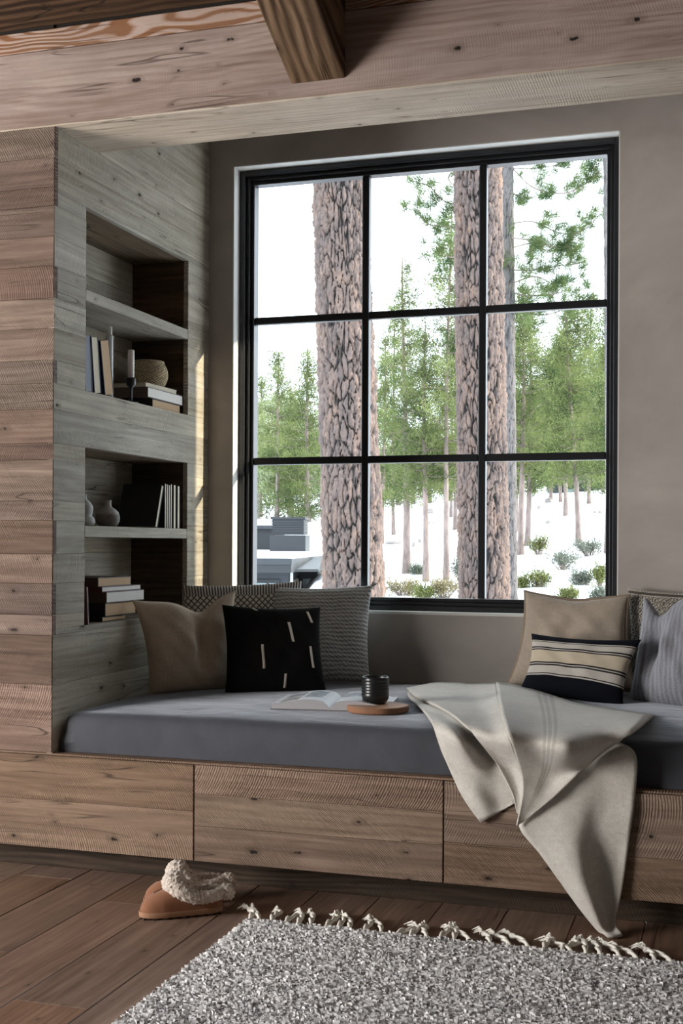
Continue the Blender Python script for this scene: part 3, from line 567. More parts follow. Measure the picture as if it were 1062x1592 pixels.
# ------------------------------------------------------------------ scatter pillows
def pillow(name, C4, thick, mat, label, chop=0, chop_s=0., pinch=.10, n=40, puff=.42, wr=.004, seed=0, sink=.0, edge=None, cat='pillow', group=None):
    BL, BR, TL, TR = [np.array(c) for c in C4]
    nv = np.cross(BR-BL, TL-BL); nv = nv/np.linalg.norm(nv)       # faces the room
    if nv[1] > 0: nv = -nv
    def surf(s, t, side, lift=0.):
        ss = s*(1-pinch*(1-t*t)); tt = t*(1-pinch*(1-s*s)*np.where(t < 0, .55, 1.))
        w = chop*np.exp(-((s-chop_s)/.34)**2)*np.clip((tt+.55)/1.55, 0, 1)**1.6
        tt = tt - w
        a, b = (ss+1)/2, (tt+1)/2
        P = BL*((1-a)*(1-b))[..., None]+BR*(a*(1-b))[..., None]+TL*((1-a)*b)[..., None]+TR*(a*b)[..., None]
        h = thick*np.clip((1-s*s)*(1-t*t), 0, 1)**puff*(1+.12*(-t)*(1-t*t))
        r = wr*(np.sin(7*s+3*t+seed)+np.sin(5*t-9*s+2*seed)+.7*np.sin(13*s+11*t+seed))*(1-s*s)*(1-t*t)
        r = r - chop*.16*np.exp(-((s-chop_s)/.16)**2)*np.exp(-((t-.1)/.5)**2)*(side > 0)
        return P+nv*((h+r)*side+lift)[..., None]
    q = np.sin(np.linspace(-1, 1, n+1)*pi/2); S, T = np.meshgrid(q, q); m = n+1
    F = surf(S, T, 1.); B = surf(S, T, -1.)
    org = (BL+BR)/2
    idx = np.arange(m*m).reshape(m, m); bidx = idx.copy()
    inner = np.zeros((m, m), bool); inner[1:-1, 1:-1] = True
    bidx[inner] = m*m+np.arange(inner.sum())
    V = np.vstack([F.reshape(-1, 3), B[inner]])-org
    UV = np.vstack([np.stack([(S+1)/2, (T+1)/2], -1).reshape(-1, 2), np.stack([(S[inner]+1)/2, (T[inner]+1)/2], -1)])
    f = []
    for i in range(n):
        for j in range(n):
            f.append((idx[i, j], idx[i, j+1], idx[i+1, j+1], idx[i+1, j])); f.append((bidx[i, j], bidx[i+1, j], bidx[i+1, j+1], bidx[i, j+1]))
    o = link(name, mesh(name, V, f, True, UV), mat, None, org); tag(o, label, cat, group)
    o.data.update()
    def border():
        e = q; one = np.ones_like(e)
        return np.vstack([surf(e, -one, 0.)[:-1], surf(one, e, 0.)[:-1], surf(e[::-1], one, 0.)[:-1], surf(-one, e[::-1], 0.)[:-1]])-org
    if edge:  # a flat flange or a round piping run around the seam
        ring = border(); k = len(ring)
        if edge[0] == 'flange':
            ctr = ring.mean(0); d = ring-ctr; d -= np.outer(d@nv, nv); d /= np.linalg.norm(d, axis=1)[:, None]
            rows = np.stack([ring-d*.004+nv*.0022, ring+d*edge[1]+nv*.0014, ring+d*edge[1]-nv*.0014, ring-d*.004-nv*.0022])
            mb = MB().grid(rows, True); mb.build('flange', edge[2], o, True)
        else:
            mb = MB(); pts = [Vector(p) for p in ring]+[Vector(ring[0]), ]
            mb.tube(pts, edge[1], 6, False); mb.build('piping', edge[2], o, True)
    return o, surf, org, nv
PIN = {}
PIN['p0'] = pillow('pillow', PIL['P0'], .042, M['lattice'], 'cream lumbar pillow with dark diamond lattice, at the back behind the tan and black pillows', pinch=.05, wr=.002)
PIN['p2'] = pillow('pillow', PIL['P2'], .062, M['knit'], 'chunky grey knit pillow with corner tassels, left of the bare wall under the window', pinch=.07, seed=2)
PIN['p1'] = pillow('pillow', PIL['P1'], .062, M['linen'], 'tan linen pillow with a karate chopped top, against the bookcase wall', chop=.30, chop_s=.25, pinch=.11, seed=1, edge=('piping', .0028, M['linen']))
PIN['p3'] = pillow('pillow', PIL['P3'], .060, M['black'], 'black pillow with scattered short white dashes', pinch=.075, wr=.003, seed=4)
PIN['p7'] = pillow('pillow', PIL['P7'], .045, M['braid'], 'cream and charcoal braided pillow at the very back, partly hidden by the blue grey one', pinch=.05, wr=.002)
PIN['p4'] = pillow('pillow', PIL['P4'], .060, M['linen_r'], 'taupe linen pillow with a flat flange, behind the navy striped lumbar pillow', pinch=.13, chop=.05, seed=5, edge=('flange', .011, M['piping']))
PIN['p6'] = pillow('pillow', PIL['P6'], .075, M['bluegrey'], 'plump blue grey slub weave pillow with a chopped top, beside the striped lumbar', chop=.36, chop_s=-.45, pinch=.10, seed=3)
PIN['p5'] = pillow('pillow', PIL['P5'], .052, M['striped'], 'small cream lumbar pillow with navy ends and thin dark stripes', pinch=.12, wr=.003, seed=6)
# white stitched dashes
o, surf, org, nv = PIN['p3']
for s0, t0, s1, t1, w in [(-.31, .05, -.29, -.50, .05), (.28, .60, .36, .12, .055), (.73, .02, .76, -.47, .05), (.16, -.62, .14, -.92, .05), (.70, .88, .80, .60, .05), (-.42, .97, -.34, .90, .06)]:
    q = np.linspace(0, 1, 9); rows = []
    for sd in (-1, 1): rows.append(surf(s0+(s1-s0)*q+sd*w/2*1.0, t0+(t1-t0)*q, 1., .0022)-org)
    rows = np.array(rows); top = rows; bot = rows-nv*.003
    MB().grid(np.stack([bot[0], top[0], top[1], bot[1]])).build('stitched_dash', M['dash'], o, True)
# knit tassels
o, surf, org, nv = PIN['p2']
for s, t, dr in [(1, 1, (.6, 0, .5)), (1, -1, (.5, 0, -.1)), (-1, 1, (-.5, 0, .5))]:
    p = Vector(surf(np.array([float(s)]), np.array([float(t)]), 0.)[0]-org); d = Vector(dr).normalized(); mb = MB()
    if t < 0:
        for k in range(3): mb.tube([p+d*(.004+.014*k)+Vector((0, -.02, .0)), p+d*(.013+.014*k)+Vector((0, -.022, .012)), p+d*(.022+.014*k)+Vector((0, -.02, .002))], [.008, .011, .007], 8)
    else:
        for k in range(5):
            e = d+Vector((RNG.uniform(-.4, .4), RNG.uniform(-.4, .4), RNG.uniform(-.4, .4))); mb.tube([p-d*.008, p+e*.008, p+e*.016+Vector((0, 0, -.003))], [.004, .005, .003], 6)
    mb.build('corner_tassel', M['knit'], o, True)

# ------------------------------------------------------------------ throw blanket, hand laid as folded layers
V = []; F = []; UVs = []
ND_ = 34
for key, (u0, v0) in {'A': (.1, 0), 'B': (.55, 0), 'C': (.05, 0), 'D': (.6, .3)}.items():
    P = np.array(BLK[key]); G = crom(P, ND_); G = np.swapaxes(crom(np.swapaxes(G, 0, 1), 26), 0, 1)
    m, n = G.shape[:2]; b = len(V)
    for i in range(m):
        for j in range(n):
            p = Vector(G[i, j]); p.y += .006*mnoise.noise(Vector((p.x*11, p.z*9, ord(key))))+.002*mnoise.noise(Vector((p.x*30, p.z*24, ord(key)))); p.z += .0025*mnoise.noise(Vector((p.x*16, p.y*9, 2)))
            V.append(p); UVs.append((u0+j/(n-1)*(.8 if key == 'C' else .3), v0+i/(m-1)))
    for i in range(m-1):
        for j in range(n-1): F.append((b+i*n+j, b+(i+1)*n+j, b+(i+1)*n+j+1, b+i*n+j+1))
org = Vector((1.4, .3, .5))
bl = tag(link('throw_blanket', mesh('throw_blanket', [p-org for p in V], F, True, UVs), M['wool'], None, org), 'oatmeal wool throw spilling over the bench front down to the floor', 'blanket')
so = bl.modifiers.new('thickness', 'SOLIDIFY'); so.thickness = .006; so.offset = 0

# ------------------------------------------------------------------ books
def bookmats(): pass
PAGE_T = plain('tan_page_edges', (.52, .36, .22), .9, .15, 200); PAGE_W = plain('white_page_edges', (.72, .70, .66), .9, .08, 200); PAGE_C = plain('cream_page_edges', (.66, .60, .47), .9, .12, 200)
COV = {k: plain('cover_'+k, c, .55, .1, 40) for k, c in dict(navy=(.018, .022, .055), black=(.012, .012, .012), brown=(.055, .03, .02), tan=(.45, .31, .18), maroon=(.10, .03, .03), grey=(.16, .15, .16), cream=(.55, .48, .36), pink=(.50, .30, .25), umber=(.09, .055, .035)).items()}
def book(label, size, loc, rot, cover, pages, group=None, board_t=.0022):
    """size = thickness (local x), depth spine to fore-edge (local y), height (local z); spine at local -y; origin at the bottom centre"""
    T, Dp, H = size
    e = empty('book', loc, rot, label=label, cat='book', group=group)
    mb = MB().box((-T/2, -Dp/2, 0), (-T/2+board_t, Dp/2, H)).box((T/2-board_t, -Dp/2, 0), (T/2, Dp/2, H)).box((-T/2+board_t, -Dp/2, 0), (T/2-board_t, -Dp/2+board_t, H))
    mb.build('cover', COV[cover], e)
    b = bevel_box(T-2*board_t-.0004, Dp-board_t-.0016, H-.0016, .0006); link('pages', b, None, e, (0, board_t/2-.0004, H/2))
    if not b.materials: b.materials.append(pages)
    else:
        o = bpy.data.objects[-1]
    for ch in e.children:
        if ch.name.startswith('pages') and ch.data.materials[0] != pages: ch.data = ch.data.copy(); ch.data.materials.clear(); ch.data.materials.append(pages)
    return e
R90 = pi/2
Z1, Z2, Z3 = 1.5358, 1.0926, .7652
# upper niche, standing with fore-edges outward: local y -> world +x, local x -> world -y ; lean turns about world x
def standing(label, y, z, size, lean, cover, pages, xf, group=None):
    T, Dp, H = size
    lift = abs(math.sin(lean))*T/2
    M4 = Matrix.Translation((xf-Dp/2, y, z+lift)) @ Matrix.Rotation(lean, 4, 'X') @ Matrix.Rotation(-R90, 4, 'Z')
    e = book(label, size, (0, 0, 0), (0, 0, 0), cover, pages, group); e.matrix_world = M4; return e
standing('navy cloth book standing against the edge of the upper niche', .2445, Z1, (.045, .15, .186), .07, 'navy', COV['navy'], -.012)
standing('navy book with cream page edges, second in the leaning row of the upper niche', .3005, Z1, (.044, .15, .186), .13, 'navy', PAGE_C, -.010)
standing('leaning book with tan page edges and dark covers, third in the upper niche', .375, Z1, (.062, .155, .184), .20, 'navy', PAGE_T, -.006)
# lower niche, white page edges
ks = [(.834, .0135), (.851, .013), (.868, .013), (.885, .014), (.915, .022), (.950, .022)]
standing('thin dark book leaning towards the upright row on the middle shelf', .752, Z2, (.018, .16, .165), -.33, 'black', PAGE_C, -.012)
names = ['first', 'second', 'third', 'fourth', 'fifth', 'last']
for i, (y, w) in enumerate(ks):
    standing('upright dark book with white page edges, %s in the row on the middle shelf' % names[i], y, Z2, (w, .16, .168-.002*(i % 3)), 0, 'black', PAGE_C, -.014, 'upright dark books on the middle shelf')
# stacks lying flat: local x -> up, spine -> -y side of the niche (faces the room)
def lying(label, y0, y1, x0, x1, z, th, cover, pages, twist=0, group=None):
    Dp, H = y1-y0, x1-x0
    e = book(label, (th, Dp, H), (0, 0, 0), (0, 0, 0), cover, pages, group)
    # local z -> -x (height across the niche), local x -> +z, local y -> +y
    B = Matrix(((0, 0, -1, 0), (0, 1, 0, 0), (1, 0, 0, 0), (0, 0, 0, 1)))
    e.matrix_world = Matrix.Translation(((x0+x1)/2, (y0+y1)/2, z+th/2)) @ Matrix.Rotation(twist, 4, 'Z') @ B @ Matrix.Translation((0, 0, -H/2)); return e
g = 'books stacked under the basket'
z = Z1
lying('tan paged book at the bottom of the stack under the woven basket', .735, .975, -.20, -.022, z, .034, 'black', PAGE_T, 0, g); z += .0345
lying('thick white paged book in the middle of the stack under the basket', .685, .985, -.21, -.016, z, .038, 'umber', PAGE_W, .0, g); z += .0385
lying('slim cream book directly under the woven basket', .705, .955, -.19, -.03, z, .018, 'cream', PAGE_C, -.03, g); z += .0185
ZB = z
g = 'books stacked in the bottom niche'; z = Z3
lying('slim tan book at the bottom of the large stack in the bottom niche', .375, .545, -.20, -.03, z, .017, 'black', PAGE_T, 0, g); z += .0175
lying('thick tan paged book second from the bottom of the large stack', .392, .62, -.20, -.028, z, .046, 'black', PAGE_T, 0, g); z += .0465
lying('white paged book with dark spine, third from the bottom of the large stack', .39, .675, -.20, -.022, z, .038, 'umber', PAGE_W, 0, g); z += .0385
lying('slim white paged book with maroon cover, second from the top of the large stack', .365, .655, -.20, -.026, z, .018, 'maroon', PAGE_W, 0, g); z += .0185
lying('tan paged dark book on top of the large stack in the bottom niche', .345, .585, -.21, -.03, z, .031, 'brown', PAGE_T, 0, g); z += .0315
lying('small dark book lying at the left on top of the large stack', .27, .33, -.20, -.05, Z3, .10, 'black', COV['black'], 0, g) if False else None
standing('thin pinkish book leaning against the niche edge beside the large stack', .235, Z3, (.010, .13, .125), .09, 'maroon', PAGE_W, -.004)

# ------------------------------------------------------------------ candles, basket, vases
WAX = plain('white_wax', (.80, .80, .78), .45, .03, 30, Subsurface_Weight=.1); IRON = plain('matt_black_iron', (.012, .014, .018), .45, .1, 80); CERW = plain('white_ceramic', (.70, .70, .69), .4, .03, 30)
e = empty('candle_holder', (-.12, .587, Z1), label='tall white holder with a white taper candle, behind the leaning books', cat='candlestick')
MB().lathe([(.03, 0), (.03, .006), (.014, .014), (.0125, .03), (.0125, .235), (.0135, .245), (.0115, .248)], 24).build('holder', CERW, e, True)
e2 = MB().lathe([(.0088, 0), (.0085, .032), (.004, .036), (.0008, .037)], 16, (0, 0, .246)).build('taper', WAX, e, True)
e = empty('candle_holder', (-.03, .578, Z1), label='low black iron holder with a white candle, in front of the woven basket', cat='candlestick')
MB().lathe([(.026, 0), (.026, .004), (.008, .008), (.005, .02), (.005, .05), (.008, .058), (.017, .066), (.018, .088), (.016, .09), (.0135, .088), (.0125, .075)], 28).build('holder', IRON, e, True)
MB().lathe([(.0118, 0), (.0118, .112), (.010, .115), (.0005, .1155)], 20, (0, 0, .0755)).build('candle', WAX, e, True)
MB().tube([(0, 0, .190), (.0005, 0, .198)], .0008, 5).build('wick', IRON, e)
t = NT('woven_straw'); ob = t.tc.outputs['Object']; sx = t.n('SeparateXYZ', {0: ob})
an = t.n('Math', {0: sx.outputs[1], 1: sx.outputs[0]}, operation='ARCTAN2').outputs[0]
wv = t.math('MULTIPLY', t.math('SINE', t.math('MULTIPLY', an, 30.)), t.math('SINE', t.math('MULTIPLY', sx.outputs[2], 700.)))
nz = t.noise(ob, 160, 3); col = t.ramp(t.math('ADD', t.math('MULTIPLY', wv, .25), t.math('ADD', nz, 0.)), [(.25, (.20, .13, .065)), (.5, (.46, .36, .215)), (.75, (.62, .52, .35))])
STRAW = t.bsdf(col, .85, wv, .7, .004)
e = empty('basket', (-.115, .885, ZB), label='small round woven straw basket on top of the upper book stack', cat='basket')
prof = [(.045, .001), (.062, .01), (.073, .03), (.0765, .052), (.073, .075), (.064, .093), (.058, .1), (.053, .097), (.066, .072), (.069, .05), (.062, .02), (.04, .006), (.0005, .005)]
n = 60; V = []; F = []
pr = crom(prof, 70)
for r, zz in pr:
    for k in range(n):
        a = k*2*pi/n; w = .0014*math.sin(a*30)*math.sin(zz*700) if zz > .008 else 0
        V.append(((r+w)*math.cos(a), (r+w)*math.sin(a), zz))
MB().grid(np.array(V).reshape(len(pr), n, 3), True).build('bowl', STRAW, e, True)
MB().tube([(.058*math.cos(k*2*pi/40), .058*math.sin(k*2*pi/40), .1) for k in range(41)], .0052, 8, False).build('rim', STRAW, e, True)
CER = NT('speckled_grey_stoneware'); nzz = CER.noise(CER.tc.outputs['Object'], 220, 3, .7); zc = CER.n('SeparateXYZ', {0: CER.tc.outputs['Object']}).outputs[2]
CERM = CER.bsdf(CER.mix(CER.rng(CER.math('ADD', zc, CER.math('MULTIPLY', nzz, .012)), .045, .056), CER.ramp(nzz, [(.35, (.10, .085, .075)), (.6, (.16, .14, .125))]), CER.ramp(nzz, [(.35, (.27, .25, .235)), (.55, (.38, .36, .34))])), .7, nzz, .1, .002)
v = MB().lathe([(.022, 0), (.034, .005), (.0415, .02), (.0425, .034), (.038, .05), (.026, .062), (.015, .068), (.0125, .074), (.012, .088), (.014, .092), (.011, .0925), (.0095, .086), (.0095, .07)], 36).build('vase', CERM, None, True, (-.058, .462, Z2)); tag(v, 'small round grey stoneware bud vase with a short neck, middle shelf', 'vase')
CERL = plain('pale_grey_stoneware', (.36, .36, .34), .65, .15, 120)
v = MB().lathe([(.025, 0), (.037, .006), (.040, .016), (.036, .028), (.028, .035), (.031, .042), (.034, .056), (.031, .07), (.022, .082), (.0125, .09), (.011, .1), (.0125, .105), (.009, .106), (.008, .09)], 36).build('vase', CERL, None, True, (-.062, .298, Z2)); tag(v, 'pale double gourd vase half hidden by the niche edge, middle shelf', 'vase')

# ------------------------------------------------------------------ on the cushion: open book, board, mug
def paper():
    t = NT('printed_page'); uv = t.tc.outputs['UV']; s = t.n('SeparateXYZ', {0: uv}); x, y = s.outputs[0], s.outputs[1]
    def rect(a, b, c, d):
        return t.math('MULTIPLY', t.math('MULTIPLY', t.math('GREATER_THAN', x, a), t.math('LESS_THAN', x, b)), t.math('MULTIPLY', t.math('GREATER_THAN', y, c), t.math('LESS_THAN', y, d)))
    base = (.72, .73, .75); photo = t.ramp(t.noise(uv, 14, 3, .6), [(.35, (.05, .06, .08)), (.5, (.25, .28, .32)), (.65, (.55, .57, .60))])
    col = t.mix(rect(.05, .21, .52, .9), base, photo); col = t.mix(rect(.24, .40, .3, .92), col, photo)
    col = t.mix(rect(.05, .21, .1, .46), col, t.mix(.5, photo, (.35, .27, .2))); col = t.mix(rect(.56, .80, .45, .9), col, photo)
    lines = t.math('MULTIPLY', rect(.56, .9, .1, .38), t.math('GREATER_THAN', t.math('FRACT', t.math('MULTIPLY', y, 22.)), .5))
    col = t.mix(t.math('MULTIPLY', lines, .5), col, (.2, .2, .22))
    return t.bsdf(col, .45)
PAPER = paper(); EDGE = plain('page_block', (.40, .385, .40), .8, .1, 400)
ob = empty('open_book', (.812, .375, .5165), (0, 0, .14), label='open picture book lying face up on the grey cushion', cat='book')
def page(sgn):
    w, dpt, n = .185, .25, 18
    q = np.linspace(0, 1, n+1); xs_ = sgn*w*q; zt = .018+.020*np.sin(np.clip(q*1.15, 0, 1)*pi)**.7*(1-q*.6)
    zt[0] = .008; zt[1] = .020; top = [[(x, y, zz) for x, zz in zip(xs_, zt)] for y in (-dpt/2, dpt/2)]
    V = np.array(top); UV = np.array([[(.5+sgn*.5*k, yy) for k in q] for yy in (0, 1)]).reshape(-1, 2)
    me = mesh('page', V.reshape(-1, 3), [(j, j+1, n+1+j+1, n+1+j) if sgn > 0 else (j+1, j, n+1+j, n+2+j) for j in range(n)], True, UV)
    link('page', me, PAPER, ob)
    V2 = np.array([[(x, y, zz) for x, zz in zip(xs_, zt-.0006)] for y in (-dpt/2, dpt/2)]); V3 = V2.copy(); V3[..., 2] = .003
    rows = np.concatenate([V3[:1], V2, V3[1:], V3[:1]]); mb = MB().grid(rows); 
    mb.add([V3[0, -1], V3[1, -1], V2[1, -1], V2[0, -1]], [(0, 1, 2, 3)]); mb.build('page_block', EDGE, ob)
    MB().box((min(0, sgn*(w+.004)), -dpt/2-.004, 0), (max(0, sgn*(w+.004)), dpt/2+.004, .0028)).build('cover', COV['grey'], ob)
page(-1); page(1)
WOODT = wood('pale_slice_wood', (.34, .19, .11), (.52, .33, .21), (.66, .46, .32), rough=.6, saw=.05, rings=.9, knots=.2, spacing=.6, bump=.1); BARK = plain('slice_bark_edge', (.27, .13, .07), .85, .3, 60)
wb_ = empty('wood_board', (.972, .290, .5175), label='round wooden serving board under the black mug', cat='board')
def wob(a): return 1+.02*math.sin(3*a+1)+.012*math.sin(5*a)
rows = [[(r*wob(k*2*pi/64)*math.cos(k*2*pi/64), r*wob(k*2*pi/64)*math.sin(k*2*pi/64), z_) for k in range(64)] for r, z_ in ((.092, 0), (.0965, .004), (.0965, .016), (.094, .019))]
mb = MB().grid(rows, True); mb.f.append(tuple(range(64))[::-1]); mb.build('edge', BARK, wb_, False)
rows = [[(.0938*wob(k*2*pi/64)*math.cos(k*2*pi/64), .0938*wob(k*2*pi/64)*math.sin(k*2*pi/64), z_) for k in range(64)] for z_ in (.017, .0196)]
mb = MB().grid(rows, True); mb.f.append(tuple(64+k for k in range(64))); mb.build('top', WOODT, wb_, False)
MUG = plain('satin_black_glaze', (.010, .010, .011), .3, .15, 60)
mg = empty('mug', (.958, .318, .5372), (0, 0, 1.25), label='ribbed black ceramic mug standing on the wooden board', cat='mug')
pf = [(.026, 0), (.034, .003), (.041, .014), (.0435, .026)]
for k in range(5): pf += [(.0435, .030+k*.009), (.0418, .0335+k*.009), (.0435, .037+k*.009)]
pf += [(.043, .078), (.042, .083), (.0405, .0845), (.039, .083), (.040, .07), (.04, .02), (.0005, .012)]
MB().lathe(pf, 48).build('body', MUG, mg, True)
MB().tube([(.041, 0, .066), (.058, 0, .068), (.066, 0, .052), (.060, 0, .034), (.041, 0, .026)], [.006, .0052, .005, .005, .006], 10).build('handle', MUG, mg, True)
MB().lathe([(.0398, .06), (.0005, .06)], 32).build('coffee', plain('black_coffee', (.02, .01, .006), .1), mg)

# ------------------------------------------------------------------ rug with tassels
rx0, rx1, ry0, ry1 = .770, 2.75, -1.75, -.268
rg = empty('area_rug', (rx0, ry1, 0), label='light grey speckled woven wool rug with white tassels along its far edge', cat='rug')
def rugp(mb, name, mat, smooth=False):
    mb.v = [(x-rx0, y-ry1, z_) for x, y, z_ in mb.v]; return mb.build(name, mat, rg, smooth)
rugp(MB().box((rx0, ry0, .001), (rx1, ry1, .008)), 'backing', plain('rug_backing', (.55, .54, .54), .95))
t = NT('rug_wool'); at_ = t.n('Attribute', attribute_name='tint').outputs['Fac']
RUGM = t.bsdf(t.ramp(at_, [(0, (.22, .215, .225)), (.25, (.62, .61, .62)), (.5, (.84, .83, .83)), (1, (.93, .92, .91))]), .95, Sheen_Weight=.2)
yy = np.arange(ry1-.002, ry0, -.0085); xx_ = np.arange(rx0, rx1, .0065)
X_, Y_ = np.meshgrid(xx_, yy); X_ = X_+RNG.uniform(-.0025, .0025, X_.shape); rowoff = RNG.uniform(-.0015, .0015, (len(yy), 1)); Y_ = Y_+RNG.uniform(-.002, .002, X_.shape)+rowoff
keep = (X_ < 2.15) & (Y_ > -1.25); X_, Y_ = X_[keep], Y_[keep]; k = len(X_)
bandn = np.array([mnoise.noise(Vector((x*3.5, y*26, 0)))+.7*mnoise.noise(Vector((x*9, y*55, 5))) for x, y in zip(X_, Y_)])
tint = np.clip(.60+.32*bandn+RNG.normal(0, .16, k)-(RNG.rand(k) < .06)*.45, 0, 1)
ang = RNG.normal(0, .45, k); wid = RNG.uniform(.003, .0056, k); hh = RNG.uniform(.008, .015, k); lean = RNG.uniform(-.006, .003, k)
cx, sx_ = np.cos(ang)*wid, np.sin(ang)*wid
def lay(fr, zf, wf): return [np.stack([X_-cx*wf-RNG.normal(0, .001, k), Y_-sx_*wf+lean*fr, hh*zf+.006], -1), np.stack([X_+cx*wf, Y_+sx_*wf+lean*fr, hh*zf+.006], -1)]
L0 = lay(0, 0, .8); L1 = lay(.4, .75, 1.0); L2 = lay(1.2, 1.0, .8); L3 = lay(2.0, .6, .5)
V = np.stack(L0+L1+L2+L3, 1).reshape(-1, 3)-np.array([rx0, ry1, 0]); b = np.arange(k)*8
F = np.concatenate([np.stack([b+q, b+q+1, b+q+3, b+q+2], -1) for q in (0, 2, 4)])
me = mesh('pile', V, F, True); colattr(me, np.repeat(tint, 8)); tag(link('pile', me, RUGM, rg), kind='stuff')
TAS = plain('ivory_wool_cord', (.80, .77, .70), .95, .12, 250)
TM = []
for vv in range(6):
    mb = MB(); bend = [-.45, -.75, -.2, -.6, .3, -.9][vv]; L = [.085, .10, .105, .08, .095, .09][vv]
    pts = [(0, 0, .008), (bend*.016, L*.35, .016), (bend*.04, L*.7, .013), (bend*.07, L, .010)]
    tw = [Vector(p) for p in crom(np.array(pts), 9)]
    for ph in (0, pi):
        mb.tube([p+Vector((.0042*math.cos(ph+i*.9), 0, .0042*math.sin(ph+i*.9))) for i, p in enumerate(tw)], .0048, 6)
    kx = tw[-1]; mb.tube([kx-Vector((0, .006, 0)), kx, kx+Vector((0, .006, 0))], [.006, .0088, .006], 8)
    for s_ in range(8):
        d = Vector((-.022+bend*.012+RNG.uniform(-.012, .012), RNG.uniform(.0, .032), 0)); mb.tube([kx, kx+d*.5+Vector((0, 0, RNG.uniform(.002, .014))), kx+d+Vector((RNG.uniform(-.006, .006), 0, -.004+RNG.uniform(0, .004)))], [.0032, .0028, .0014], 5)
    TM.append(mesh('tassel', mb.v, mb.f, True))
x = rx0-.002; i = 0
while x < 2.1:
    link('tassel', TM[(i*5+i//3) % 6], TAS, rg, (x-rx0, -.004, 0), (0, 0, RNG.normal(-.05, .22))); i += 1
    x += RNG.uniform(.030, .052)

